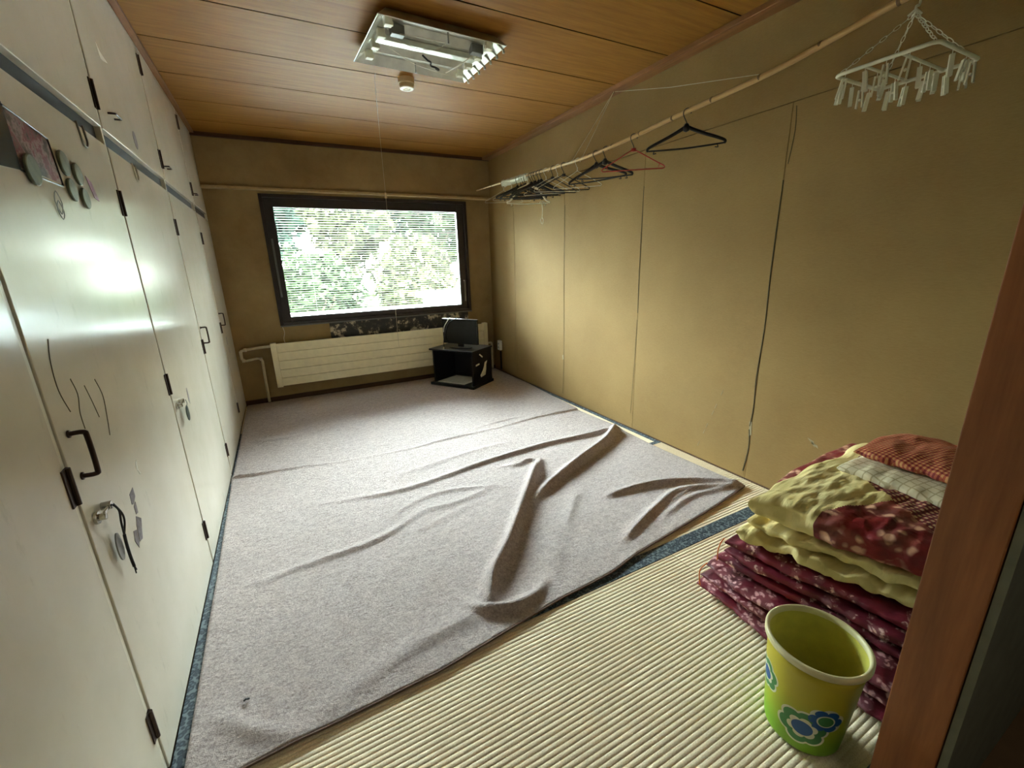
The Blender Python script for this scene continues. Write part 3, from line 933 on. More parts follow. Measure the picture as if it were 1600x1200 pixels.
# ------------------------------------------------------------------ built-in cabinets along the left wall
def cabinets():
    edges = [0.262, 1.170, 2.125, 3.120, 4.105, D - 0.003]
    place = ['nearest to the doorway, at the left edge of the view', 'with a large dark pull, a hanging cord and round magnets', 'with an oval tag on its lock, white paper scrap above',
             'fourth from the doorway, with a slim pull and clean doors', 'farthest, beside the window wall']
    ZB0, ZB1 = 1.706, 1.762
    for i, (a, b) in enumerate(zip(edges, edges[1:])):
        t = thing('wall_cabinet', 'cream painted cabinet unit ' + place[i], 'cabinet', (0, a, 0), 0, 'cream cabinet units along the left wall')
        w = b - a
        bm = bmesh.new()
        box(bm, -0.60, -0.024, 0, w, -0.05, H - 0.002, mi=1)
        box(bm, -0.024, -0.003, w - 0.016, w, 0.0, H - 0.002)          # stile at the far side
        box(bm, -0.024, -0.003, 0, w - 0.016, 2.384, H - 0.002)        # head
        obj('body', bm, [M['stile'], M['gap']], t)
        obj('rail', B(-0.0245, -0.020, 0.004, w - 0.017, ZB0 - 0.004, ZB1 + 0.004), M['rail'], t, bevel=0.001)
        d = obj('door', B(-0.0235, 0, 0.006, w - 0.0175, 0.008, ZB0), M['door'], t, bevel=0.002)
        d['label'] = 'tall lower door'
        u = obj('door', B(-0.0235, 0, 0.006, w - 0.0175, ZB1, 2.381), M['door_up'], t, bevel=0.002)
        u['label'] = 'upper door'
        def hinge(par, z, h=0.085):
            bm = bmesh.new()
            tube(bm, [(0.0045, w - 0.012, z - h / 2), (0.0045, w - 0.012, z + h / 2)], 0.0055, 10)
            box(bm, -0.001, 0.003, w - 0.032, w - 0.004, z - h / 2, z + h / 2)
            obj('hinge', bm, M['hinge'], par)
        if i < 4:
            for z in (1.52, 0.848, 0.180): hinge(d, z)
            for z in (1.862, 2.295): hinge(u, z, 0.09)
        else:
            pass
        # pulls
        def pull(par, y, z0, z1, out, r, m):
            p = smooth_path([(0.0, y, z1), (out * 0.85, y, z1), (out, y, z1 - 0.012), (out, y, z0 + 0.012), (out * 0.85, y, z0), (0.0, y, z0)], 4)
            bm = bmesh.new(); tube(bm, p, r, 10)
            lathe_r = r * 1.7
            for z in (z0, z1):
                tube(bm, [(0.0, y, z), (0.003, y, z)], lathe_r, 12)
            tag(obj('handle', bm, m, par, smooth=True), 'dark D-shaped pull')
        def hpull(par, y, z):
            p = smooth_path([(0.0, y, z), (0.018, y, z), (0.022, y + 0.008, z), (0.022, y + 0.067, z), (0.018, y + 0.075, z), (0.0, y + 0.075, z)], 4)
            bm = bmesh.new(); tube(bm, p, 0.0035, 8)
            tag(obj('handle', bm, M['pull'], par, smooth=True), 'small dark bar pull')
        if i in (1,):
            pull(d, 0.050, 0.846, 0.946, 0.029, 0.0052, M['pull'])
        if i in (3, 4):
            pull(d, 0.045, 0.862, 0.955, 0.030, 0.0045, M['pull'])
        if i > 0:
            hpull(u, 0.12 if i < 3 else 0.06, 1.842)
        # swivel lock on the lower door
        if i in (1, 2, 3):
            bm = bmesh.new()
            z, y = 0.740, 0.048 if i == 1 else 0.045
            tube(bm, [(0, y, z), (0.007, y, z)], 0.015, 18)
            tube(bm, [(0.006, y, z), (0.020, y, z)], 0.008, 14)
            box(bm, 0.016, 0.021, y - 0.004, y + 0.036, z + 0.006, z + 0.014)
            tube(bm, [(0.003, y + 0.036, z + 0.010), (0.022, y + 0.036, z + 0.010)], 0.010, 14)
            if i < 3:
                tag(obj('lock', bm, M['chrome'], d, bevel=0.001), 'chrome turn lock')
            else:
                bm.free()
        # metal hooks hanging from the rail
        if i in (1, 2):
            y = 0.70 if i == 1 else 0.32
            bm = bmesh.new()
            r = 0.024
            p = [(0.0015, y - r, 1.712), (0.003, y - r, 1.69)] + [(0.004, y - r * math.cos(k * PI / 8), 1.672 - r * math.sin(k * PI / 8)) for k in range(9)] + [(0.003, y + r, 1.69), (0.0015, y + r, 1.712)]
            tube(bm, p, 0.0028, 8)
            tag(obj('hook', bm, M['steel'] if i == 1 else M['wire'], d, smooth=True), 'loose metal U-shaped hook')
        # scratches, torn sticker remains
        def marks(par, polys, m, name, lab=None, th=0.0008, flip=None):
            bm = bmesh.new()
            for ply in polys:
                poly_slab(bm, [(0.0, y - a, z) for y, z in ply], (1, 0, 0), th)
            o = obj(name, bm, m, par)
            if lab: o['label'] = lab
        if i == 1:
            bm = bmesh.new()
            for pts in ([(1.266, 1.147), (1.245, 1.10), (1.24, 1.04), (1.262, 0.985)], [(1.31, 1.05), (1.322, 1.01), (1.305, 0.97), (1.305, 0.93)],
                        [(1.37, 1.02), (1.385, 0.98), (1.40, 0.93)], [(1.44, 1.02), (1.46, 0.97), (1.445, 0.91), (1.43, 0.87)]):
                tube(bm, smooth_path([(0.0, y - a, z) for y, z in pts], 5), 0.0014, 6)
            tag(obj('scratch', bm, M['scratch'], d), 'long dark curved scratches')
            marks(d, [[(1.44, .690), (1.475, .695), (1.475, .668), (1.45, .655), (1.437, .66)], [(1.445, .65), (1.465, .655), (1.462, .622), (1.445, .625)],
                      [(1.44, .622), (1.472, .598), (1.455, .575), (1.44, .55), (1.415, .555), (1.425, .60)],
                      [(1.395, .60), (1.418, .592), (1.412, .56), (1.40, .545), (1.385, .575)]], M['residue'], 'torn_sticker', 'torn purplish sticker remains')
            marks(d, [[(1.545, .74), (1.56, .745), (1.552, .72), (1.567, .70), (1.557, .70), (1.543, .722)]], M['white_paper'], 'paint_chip', 'white paint chip')
        if i == 2:
            marks(d, [[(2.415, .755), (2.43, .757), (2.435, .72), (2.425, .68), (2.41, .70)]], M['residue'], 'torn_sticker', 'torn reddish tape remains')
            marks(u, [[(2.318, 2.095), (2.352, 2.072), (2.430, 2.062), (2.360, 2.046), (2.335, 2.045)]], M['white_paper'], 'paper_scrap', 'white triangular paper scrap')
            marks(u, [[(2.60 + .028 * math.cos(k), 1.835 + .036 * math.sin(k)) for k in [j * PI / 8 for j in range(16)]]], M['residue'], 'torn_sticker', 'grey oval sticker remains')
        if i == 4:
            marks(d, [[(4.30, .74), (4.32, .75), (4.33, .70), (4.31, .68)], [(4.34, .64), (4.36, .65), (4.36, .61), (4.34, .60)]], M['residue'], 'torn_sticker', 'small grey sticker remains')
cabinets()

def cabinet_items():
    def disc(y, z, r, lab, m):
        bm = bmesh.new()
        lathe(bm, [(0, 0), (r * 0.96, 0), (r, 0.002), (r, 0.005), (r * 0.93, 0.0065), (0, 0.007)], 28)
        bmesh.ops.rotate(bm, verts=bm.verts[:], matrix=Matrix.Rotation(PI / 2, 3, 'Y'))
        o = obj('round_magnet', bm, m, smooth=False, loc=(0.0012, y, z))
        tag(o, lab, 'magnet', 'round magnets on the second cabinet')
        return o
    # glossy print, hung askew at eye height
    t = thing('poster', 'glossy dark and pink print stuck askew on the second cabinet door', 'poster', (0.0012, 1.415, 1.555))
    bm = bmesh.new()
    poly_slab(bm, [(0, -0.20, 0.068), (0, -0.03, 0.072), (0, -0.03, -0.058), (0, -0.20, -0.072)], (1, 0, 0), 0.0012)
    tag(obj('black_panel', bm, M['bezel'], t), 'plain black left part of the print')
    bm = bmesh.new()
    poly_slab(bm, [(0, -0.03, 0.062), (0, 0.16, 0.045), (0, 0.178, -0.052), (0, -0.03, -0.052)], (1, 0, 0), 0.0012)
    tag(obj('picture', bm, M['print'], t), 'blotchy grey and pink picture')
    bm = bmesh.new()
    tube(bm, [(0.001, -0.03, 0.066), (0.001, 0.165, 0.048), (0.001, 0.184, -0.058), (0.001, -0.03, -0.058)], 0.0022, 6)
    tag(obj('border', bm, M['black'], t), 'thin black border line')
    disc(1.425, 1.505, 0.033, 'pale green round magnet over the foot of the poster', M['magnet']).location.x = 0.0042
    disc(1.640, 1.560, 0.031, 'round magnet at the upper right of the poster', M['magnet'])
    disc(1.650, 1.497, 0.029, 'round magnet with a shiny clip, just below the one beside the poster', M['magnet'])
    disc(1.725, 1.548, 0.029, 'round magnet standing apart, upper of the right hand pair', M['magnet'])
    disc(1.735, 1.487, 0.028, 'round magnet with a clip, lowest and farthest right of all', M['magnet'])
    bm = bmesh.new()
    poly_slab(bm, [(0.0012, 1.795, 1.556), (0.0012, 1.835, 1.545), (0.0012, 1.865, 1.496), (0.0012, 1.828, 1.500)], (1, 0, 0), 0.001)
    tag(obj('sticker', bm, M['pink_print']), 'small purple pink sticker right of the round magnets', 'sticker')
    bm = bmesh.new()
    for s in (0, 1):
        tube(bm, smooth_path([(0.003, 1.535, 1.478), (0.003, 1.515, 1.452), (0.003, 1.535, 1.424), (0.003, 1.555, 1.452)], 3, closed=True) if s == 0 else
             smooth_path([(0.003, 1.535, 1.456), (0.003, 1.518, 1.432), (0.003, 1.535, 1.412), (0.003, 1.552, 1.432)], 3, closed=True), 0.0012, 5, closed=True)
    tag(obj('wire_clip', bm, M['steel']), 'bent wire clip hanging under the poster', 'clip')
    # cord with an oval plate hanging from the lock of the second cabinet
    t = thing('hanging_cord', 'black cord with a grey oval plate hanging from the second cabinet lock', 'cord', (0.030, 1.254, 0.750))
    y0, z0 = 0.0, 0.0
    bm = bmesh.new()
    tube(bm, smooth_path([(-0.006, -0.002, 0.0), (0.0, 0.004, -0.02), (-0.004, 0.008, -0.055), (-0.010, 0.022, -0.095)], 5), 0.0022, 6)
    tube(bm, smooth_path([(-0.006, 0.002, 0.0), (0.002, 0.008, -0.03), (-0.002, 0.022, -0.06), (-0.010, 0.022, -0.095)], 5), 0.0022, 6)
    tube(bm, smooth_path([(-0.010, 0.022, -0.095), (-0.014, 0.030, -0.13), (-0.016, 0.036, -0.165), (-0.014, 0.034, -0.195)], 5), 0.0034, 6)
    tube(bm, [(-0.014, 0.034, -0.190), (-0.012, 0.028, -0.212)], 0.0016, 5)
    tube(bm, [(-0.014, 0.034, -0.190), (-0.014, 0.042, -0.210)], 0.0016, 5)
    obj('cord', bm, M['black_cord'], t, smooth=True)
    bm = bmesh.new()
    lathe(bm, [(0, 0), (0.017, 0), (0.017, 0.003), (0, 0.003)], 20)
    bmesh.ops.scale(bm, vec=(2.2, 1, 1), verts=bm.verts[:])
    bmesh.ops.rotate(bm, verts=bm.verts[:], matrix=Matrix.Rotation(PI / 2, 3, 'Y'))
    tag(obj('plate', bm, M['steel'], t, loc=(-0.022, 0.010, -0.118)), 'grey oval plate')
    # oval tag on the third cabinet lock
    t = thing('key_tag', 'dark green oval tag hanging from the third cabinet lock', 'tag', (0.012, 2.215, 0.735))
    bm = bmesh.new()
    lathe(bm, [(0, 0), (0.024, 0), (0.026, 0.002), (0.024, 0.004), (0, 0.004)], 28)
    bmesh.ops.scale(bm, vec=(1.35, 1, 1), verts=bm.verts[:])
    bmesh.ops.rotate(bm, verts=bm.verts[:], matrix=Matrix.Rotation(PI / 2, 3, 'Y'))
    obj('tag_plate', bm, M['tag'], t, loc=(0.004, 0.028, -0.050))
    bm = bmesh.new()
    tube(bm, smooth_path([(0.010, 0.020, 0.012), (0.012, 0.024, -0.004), (0.008, 0.027, -0.018)], 4), 0.0016, 6)
    obj('loop', bm, M['steel'], t)
cabinet_items()

# ------------------------------------------------------------------ radiator, pipes, sockets
def radiator():
    x0, x1, z0, z1, y = 0.298, 2.595, 0.165, 0.592, 4.690
    t = thing('radiator', 'long cream ribbed panel radiator under the window', 'radiator', ((x0 + x1) / 2, y, z0))
    lx = (x1 - x0) / 2
    n = 5
    h = (z1 - z0) / n
    bm = bmesh.new()
    for k in range(n):
        box(bm, -lx + 0.052, lx - 0.052, 0.0, 0.030, k * h + 0.004, (k + 1) * h - 0.004)
    box(bm, -lx + 0.052, lx - 0.052, 0.014, 0.050, 0.004, z1 - z0 - 0.006)
    obj('front_panel', bm, M['radiator'], t, bevel=0.002)
    for s in (-1, 1):
        a, b = sorted((s * lx, s * (lx - 0.052)))
        obj('end_cover', B(a, b, -0.006, 0.055, -0.006, z1 - z0 + 0.006), M['radiator'], t, bevel=0.004)
    for x in (-0.8, 0, 0.8):
        obj('wall_bracket', B(x - 0.02, x + 0.02, 0.05, D - y - 0.001, 0.05, 0.30), M['steel'], t)
    P = [(x0 + 0.03, y + 0.045, 0.567), (0.20, y + 0.045, 0.563), (0.085, y + 0.045, 0.555), (0.052, y + 0.045, 0.548), (0.045, y + 0.045, 0.53), (0.045, y + 0.045, 0.475), (0.055, y + 0.045, 0.455), (0.08, y + 0.045, 0.45),
         (0.17, y + 0.045, 0.462), (0.20, y + 0.045, 0.455), (0.21, y + 0.045, 0.43), (0.205, y + 0.045, 0.2), (0.205, y + 0.045, 0.02)]
    bm = bmesh.new()
    tube(bm, P, 0.0125, 12)
    for p in (P[2], P[4], P[6], P[9]):
        tube(bm, [Vector(p) - Vector((0.012, 0, 0)), Vector(p) + Vector((0.012, 0, 0))], 0.017, 12)
    tag(obj('heating_pipe', bm, M['pipe'], smooth=True), 'lagged cream pipe looping from the left end of the radiator to the floor', 'pipe')
    bm = bmesh.new()
    tube(bm, smooth_path([(x1 - 0.02, y + 0.045, 0.34), (2.64, y + 0.045, 0.345), (2.662, y + 0.045, 0.33), (2.665, y + 0.045, 0.2), (2.665, y + 0.045, 0.02)], 3), 0.0125, 12)
    tag(obj('heating_pipe', bm, M['pipe'], smooth=True), 'cream pipe dropping from the right end of the radiator', 'pipe')
    # cable from the window corner down to the radiator
    bm = bmesh.new()
    tube(bm, smooth_path([(0.43, D - 0.006, 0.74), (0.44, D - 0.006, 0.68), (0.425, D - 0.006, 0.62), (0.43, D - 0.01, 0.57)], 5), 0.0035, 6)
    tag(obj('cable', bm, M['wire'], smooth=True), 'short pale cable below the left corner of the window', 'cable')
    s = thing('wall_socket', 'ivory surface mounted socket low on the right wall by the corner', 'socket', (W, 4.60, 0.325))
    obj('socket_box', B(-0.034, 0, -0.032, 0.032, -0.058, 0.058), M['socket'], s, bevel=0.005)
    for z in (-0.022, 0.022):
        for a in (-0.008, 0.004):
            obj('socket_slot', B(-0.036, -0.033, a, a + 0.004, z - 0.006, z + 0.006), M['black'], s)
    obj('conduit', B(-0.014, 0, -0.012, 0.012, -0.30, -0.075), M['gap'], s, bevel=0.003)
radiator()

# ------------------------------------------------------------------ television and its stand
def tv():
    ang = math.atan2(-0.835, 0.55)            # front edge runs from far left to near right
    # local x along the front edge, local y to the back
    t = thing('television_stand', 'black open-fronted television stand in the far right corner', 'television stand', (1.805, 4.455, 0.0125), ang)
    w, d = 0.535, 0.375
    S = lambda *a, **k: obj(*a, **k)
    S('base', B(-0.02, w + 0.01, -0.02, d + 0.01, 0.0, 0.030), M['blackwood'], t, bevel=0.002)
    S('top', B(-0.015, w + 0.01, -0.018, d + 0.005, 0.385, 0.402), M['blackwood'], t, bevel=0.002)
    S('side_panel', B(0.018, 0.034, 0.0, d, 0.030, 0.385), M['blackwood'], t)
    sp = S('side_panel', B(w - 0.020, w - 0.004, 0.0, d, 0.030, 0.385), M['blackwood'], t)
    S('back_panel', B(0.034, w - 0.020, d - 0.012, d - 0.004, 0.030, 0.300), M['blackwood'], t)
    bm = bmesh.new()
    x = w - 0.004
    poly_slab(bm, [(x, 0.235, 0.245), (x, 0.285, 0.255), (x, 0.262, 0.215), (x, 0.258, 0.165), (x, 0.240, 0.105), (x, 0.150, 0.095), (x, 0.140, 0.12), (x, 0.19, 0.165), (x, 0.215, 0.20)], (1, 0, 0), 0.001)
    poly_slab(bm, [(x, 0.13, 0.345), (x, 0.145, 0.352), (x, 0.20, 0.315), (x, 0.19, 0.302)], (1, 0, 0), 0.001)
    poly_slab(bm, [(x, 0.06, 0.250), (x, 0.13, 0.255), (x, 0.13, 0.238), (x, 0.06, 0.232)], (1, 0, 0), 0.001)
    tag(obj('tape_remnant', bm, M['white_paper'], sp), 'white torn tape and paper patches')
    bm = bmesh.new()
    poly_slab(bm, [(0.05, 0.02, 0.0), (0.40, 0.02, 0.0), (0.43, 0.30, 0.0), (0.09, 0.31, 0.0)], (0, 0, 1), 0.006)
    bm.transform(Matrix.Translation((1.805, 4.455, 0.0435)) @ Matrix.Rotation(ang, 4, 'Z'))
    tag(obj('paper_sheet', bm, M['white_paper']), 'pale sheet lying in the bottom of the black stand', 'paper')
    # television, sat near the back left of the top
    v = thing('television', 'small flat black television on the black stand, cable over its top', 'television', (1.805, 4.455, 0.4147), ang)
    tw, th = 0.445, 0.262
    cx, cy = 0.285, 0.150
    zb = 0.040
    bm = bmesh.new()
    box(bm, cx - tw / 2, cx + tw / 2, cy, cy + 0.028, zb, zb + th)
    box(bm, cx - tw * 0.36, cx + tw * 0.36, cy + 0.028, cy + 0.048, zb + 0.02, zb + th * 0.7)
    sh = obj('housing', bm, M['bezel'], v, bevel=0.003)
    obj('screen', B(cx - tw / 2 + 0.014, cx + tw / 2 - 0.014, cy - 0.0015, cy + 0.002, zb + 0.022, zb + th - 0.014), M['screen'], v)
    tag(obj('top_edge_glint', B(cx - tw / 2, cx + tw / 2, cy + 0.001, cy + 0.026, zb + th, zb + th + 0.005), M['alu'], v), 'thin silvery strip imitating window light on the top edge')  # pale strip stands in for the window reflected along the top edge
    obj('neck', B(cx - 0.035, cx + 0.035, cy + 0.005, cy + 0.024, 0.008, zb + 0.01), M['black'], v, bevel=0.003)
    bm = bmesh.new()
    n = 36
    top = [(cx + 0.145 * math.cos(2 * PI * k / n), cy + 0.002 + 0.075 * math.sin(2 * PI * k / n), 0.0) for k in range(n)]
    poly_slab(bm, top, (0, 0, 1), 0.009)
    obj('foot', bm, M['black'], v, bevel=0.003)
    # cables
    def P(x, y, z): return Matrix.Translation((1.805, 4.455, 0.4147)) @ Matrix.Rotation(ang, 4, 'Z') @ Vector((x, y, z))
    zt = zb + th + 0.009
    bm = bmesh.new()
    tube(bm, smooth_path([P(cx - 0.10, cy + 0.06, zt - 0.10), P(cx - 0.105, cy + 0.04, zt), P(cx - 0.115, cy - 0.008, zt), P(cx - 0.15, cy - 0.014, zt - 0.04), P(cx - 0.19, cy - 0.014, zt - 0.095), P(cx - 0.20, cy - 0.016, zt - 0.15)], 5), 0.0042, 8)
    tag(obj('cable', bm, M['wire'], smooth=True), 'white cable looped over the top left of the television', 'cable')
    bm = bmesh.new()
    tube(bm, smooth_path([P(cx - 0.02, cy + 0.05, zt - 0.08), P(cx - 0.025, cy + 0.035, zt), P(cx - 0.03, cy - 0.006, zt), P(cx - 0.085, cy - 0.010, zt - 0.022), P(cx - 0.14, cy - 0.012, zt - 0.06), P(cx - 0.185, cy - 0.012, zt - 0.16), P(cx - 0.195, cy - 0.03, zt - 0.24), P(cx - 0.165, cy - 0.07, zt - 0.297), P(cx - 0.12, cy - 0.12, 0.006)], 5), 0.0035, 8)
    tag(obj('cable', bm, M['black_cord'], smooth=True), 'dark cable falling down the left side of the television onto the stand', 'cable')
    bm = bmesh.new()
    c = P(cx - 0.12, cy - 0.135, 0.0)
    tube(bm, [c, c + Vector((0, 0, 0.022))], 0.0065, 12)
    tag(obj('plug', bm, M['white_plastic']), 'small white plug lying at the front of the stand top', 'plug')
tv()

# ------------------------------------------------------------------ ceiling light, detector, pull string
def ceiling_things():
    t = thing('ceiling_light', 'bare metal ceiling light tray without its cover or tubes', 'ceiling light', (1.335, 2.530, H - 0.003), R(2.5))
    wx, wy, dp = 0.325, 0.258, 0.050
    # mirror tray: flat back, flared sides
    bm = bmesh.new()
    a = 0.045
    fl = [(-wx + a, -wy + a), (wx - a, -wy + a), (wx - a, wy - a), (-wx + a, wy - a)]
    ot = [(-wx, -wy), (wx, -wy), (wx, wy), (-wx, wy)]
    th = 0.0015
    vi = [bm.verts.new((x, y, -0.012)) for x, y in fl]
    vo = [bm.verts.new((x, y, -dp)) for x, y in ot]
    vl = [bm.verts.new((x * 1.012, y * 1.012, -dp + 0.002)) for x, y in ot]
    vb = [bm.verts.new((x * 0.86, y * 0.86, 0.0)) for x, y in ot]
    bm.faces.new(vi)
    for A, C in ((vi, vo), (vo, vl), (vl, vb)):
        for k in range(4):
            bm.faces.new((A[k], A[(k + 1) % 4], C[(k + 1) % 4], C[k]))
    bm.faces.new(vb[::-1])
    obj('tray', bm, M['reflector'], t)
    bm = bmesh.new()
    for y in (-0.115, 0.115):                                  # raised ridges between the tube bays
        vs = [(-0.24, y - 0.035, -0.013), (0.24, y - 0.035, -0.013), (0.24, y, -0.040), (-0.24, y, -0.040), (0.24, y + 0.035, -0.013), (-0.24, y + 0.035, -0.013)]
        v = [bm.verts.new(p) for p in vs]
        bm.faces.new((v[0], v[1], v[2], v[3])); bm.faces.new((v[3], v[2], v[4], v[5])); bm.faces.new((v[0], v[3], v[5])); bm.faces.new((v[1], v[4], v[2]))
        bm.faces.new((v[0], v[5], v[4], v[1]))
    obj('reflector_ridge', bm, M['reflector'], t)
    obj('ballast_cover', B(-0.27, 0.27, -0.026, 0.026, -0.040, -0.013), M['reflector'], t, bevel=0.004)
    for sx in (-1, 1):
        for sy in (-0.185, -0.06, 0.06, 0.185):
            x = sx * 0.262
            bm = bmesh.new()
            box(bm, x - 0.018, x + 0.018, sy - 0.016, sy + 0.016, -0.052, -0.014)
            tube(bm, [(x - sx * 0.018, sy, -0.040), (x - sx * 0.024, sy, -0.040)], 0.010, 12)
            tag(obj('lamp_holder', bm, M['white_plastic'], t, bevel=0.002), 'white tube holder')
    for (x, y) in ((-0.205, -0.135), (0.215, -0.135)):
        tag(obj('starter_box', B(x - 0.032, x + 0.032, y - 0.020, y + 0.020, -0.062, -0.020), M['lamp_grey'], t, bevel=0.003), 'dark grey starter box')
    for k in range(7):                                        # crimped cooling flutes at the right end
        bm = bmesh.new()
        y = -0.22 + k * 0.072
        tube(bm, smooth_path([(wx - 0.03, y, -0.030), (wx + 0.002, y, -0.050), (wx + 0.006, y, -0.066)], 4), 0.0065, 8)
        obj('end_flute', bm, M['reflector'], t, smooth=True)
    bm = bmesh.new()
    for k in range(4):
        y = -0.2 + k * 0.13
        poly_slab(bm, [(-wx + 0.006, y - 0.05, -dp + 0.002), (-wx + 0.006, y + 0.05, -dp + 0.002), (-wx + 0.035, y, -0.028)], (0.6, 0, -0.5), 0.002)
    obj('end_facet', bm, M['reflector'], t)
    bm = bmesh.new()
    tube(bm, smooth_path([(-0.02, 0.035, -0.045), (0.01, 0.04, -0.062), (0.035, 0.06, -0.060), (0.045, 0.085, -0.066), (0.07, 0.085, -0.07), (0.095, 0.10, -0.070), (0.10, 0.118, -0.066), (0.085, 0.12, -0.06)], 5), 0.0048, 8)
    tag(obj('loose_wire', bm, M['black_cord'], t, smooth=True), 'short black loose wire')
    bm = bmesh.new()
    tube(bm, smooth_path([(-0.22, -0.10, -0.055), (-0.1, -0.07, -0.066), (0.0, -0.10, -0.066), (0.03, -0.165, -0.060)], 6), 0.0014, 6)
    tube(bm, smooth_path([(-0.20, -0.155, -0.058), (-0.05, -0.18, -0.064), (0.03, -0.17, -0.060)], 6), 0.0014, 6)
    tube(bm, [(0.15, 0.13, -0.066), (0.18, 0.02, -0.066), (0.21, -0.11, -0.058)], 0.0026, 6)
    tube(bm, smooth_path([(-0.2, 0.02, -0.05), (-0.05, 0.10, -0.066), (0.1, 0.15, -0.064), (0.25, 0.19, -0.056)], 6), 0.0012, 6)
    tag(obj('thin_wiring', bm, M['wire'], t, smooth=True), 'thin pale wires and springs')
    for (x, y) in ((0.035, -0.19), (0.0, 0.205)):
        bm = bmesh.new()
        tube(bm, [(x, y, -0.02), (x, y, -0.068)], 0.0045, 8)
        obj('cover_peg', bm, M['steel'], t)
    # pull string of the light
    s = thing('pull_string', 'thin light pull string hanging in front of the window with a small knob', 'pull string', (1.132, 2.92, H - 0.0))
    bm = bmesh.new()
    tube(bm, [(0, -0.04, -0.05), (0.0, -0.02, -0.055), (0, -0.002, -0.08), (-0.002, 0, -0.4), (-0.003, 0, -0.678)], 0.0009, 6)
    tube(bm, [(-0.003, 0, -0.70), (-0.008, 0, -1.1), (-0.014, 0, -1.42), (-0.016, 0, -1.655)], 0.0013, 6)
    obj('string', bm, M['string'], s)
    bm = bmesh.new()
    lathe(bm, [(0, 0.028), (0.005, 0.026), (0.007, 0.016), (0.006, 0.006), (0.008, 0.0), (0.0065, -0.008), (0, -0.009)], 16, (-0.003, 0, -0.705))
    tag(obj('knob', bm, M['detector'], s, smooth=True), 'small ribbed cream knob')
    bm = bmesh.new()
    lathe(bm, [(0, 0.006), (0.003, 0.004), (0.0035, -0.004), (0, -0.010)], 12, (-0.014, 0, -1.43))
    obj('end_bead', bm, M['string'], s, smooth=True)
    d = thing('smoke_detector', 'round cream smoke detector on the ceiling beyond the light tray', 'smoke detector', (1.350, 3.02, H))
    bm = bmesh.new()
    lathe(bm, [(0, 0), (0.050, 0), (0.050, -0.028), (0.044, -0.032), (0.044, -0.052), (0, -0.052)], 36)
    obj('housing', bm, M['detector'], d, bevel=0.001)
    bm = bmesh.new()
    lathe(bm, [(0, -0.052), (0.0415, -0.052), (0.0415, -0.058), (0.024, -0.060), (0.020, -0.055), (0.012, -0.055), (0.008, -0.060), (0, -0.061)], 36)
    tag(obj('sensor_face', bm, M['detector_face'], d), 'white ringed face')
ceiling_things()

# ------------------------------------------------------------------ bamboo pole and what hangs from it
POLE = [(2.500, 4.60, 2.040), (2.470, 4.0, 2.012), (2.435, 3.3, 1.975), (2.405, 2.64, 1.945), (2.400, 2.2, 1.955), (2.400, 1.77, 1.982), (2.400, 1.30, 2.010), (2.400, 0.88, 2.070), (2.41, 0.50, 2.12), (2.42, YN + 0.006, 2.15)]
def pole_at(y):
    for a, b in zip(POLE, POLE[1:]):
        if b[1] <= y <= a[1]:
            t = (a[1] - y) / (a[1] - b[1])
            return Vector([a[i] + t * (b[i] - a[i]) for i in range(3)])
    return Vector(POLE[0])
def pole_r(y): return 0.0070 + 0.0062 * (4.6 - y) / 4.3
def pole():
    t = thing('bamboo_pole', 'long bamboo drying pole slung beside the right wall', 'pole', POLE[3])
    o = Vector(POLE[3])
    pts = [p - o for p in smooth_path(POLE, 8)]
    rr = [pole_r(p.y + o.y) for p in pts]
    bm = bmesh.new(); tube(bm, pts, rr, 14)
    obj('culm', bm, M['bamboo'], t, smooth=True)
    y = 0.42
    while y < 4.5:
        p = pole_at(y) - o
        bm = bmesh.new()
        tube(bm, [p - Vector((0, 0.006, 0)), p - Vector((0, 0.002, 0)), p + Vector((0, 0.002, 0)), p + Vector((0, 0.006, 0))], [pole_r(y) * 1.01, pole_r(y) * 1.12, pole_r(y) * 1.12, pole_r(y) * 1.01], 14)
        obj('node', bm, M['bamboo_node'], t, smooth=True)
        y += 0.235
    k = Vector((2.655, 2.60, 2.372))
    h = thing('hanging_cord', 'thin cord tied from the ceiling edge down to the bamboo pole', 'cord', k)
    a, b = pole_at(2.72) - k, pole_at(2.60) - k
    bm = bmesh.new()
    tube(bm, [(0, 0, 0.0), a * 0.5 + Vector((0, 0, 0.003)), a + Vector((-0.0, 0, 0.012))], 0.0012, 6)
    tube(bm, [(0, 0, 0.0), b * 0.5 + Vector((0, 0, 0.003)), b + Vector((-0.0, 0, 0.012))], 0.0012, 6)
    for yy in (2.72, 2.60):
        c = pole_at(yy) - k
        tube(bm, [c + Vector((math.cos(q) * (pole_r(yy) + .001), 0, math.sin(q) * (pole_r(yy) + .001))) for q in [j * PI / 6 for j in range(12)]], 0.0014, 6, closed=True)
    obj('cord', bm, M['string'], h)
    bm = bmesh.new()
    tube(bm, [Vector((0, 0, 0.0)) + Vector((0.0, 0.012 * math.cos(q), 0.012 * math.sin(q))) for q in [j * PI / 6 for j in range(12)]], 0.0022, 6, closed=True)
    tag(obj('ring_hook', bm, M['chrome'], h, smooth=True), 'small metal ring hook')
    bm = bmesh.new()
    e = pole_at(1.36) + Vector((0, 0, 0.012))
    tube(bm, [k + Vector((0, -0.01, -0.004)), (k + e) / 2 + Vector((0, 0, -0.012)), e], 0.0014, 6)
    tag(obj('tie_string', bm, M['string']), 'pale string stretched from the ceiling hook to the near part of the pole', 'string')
pole()

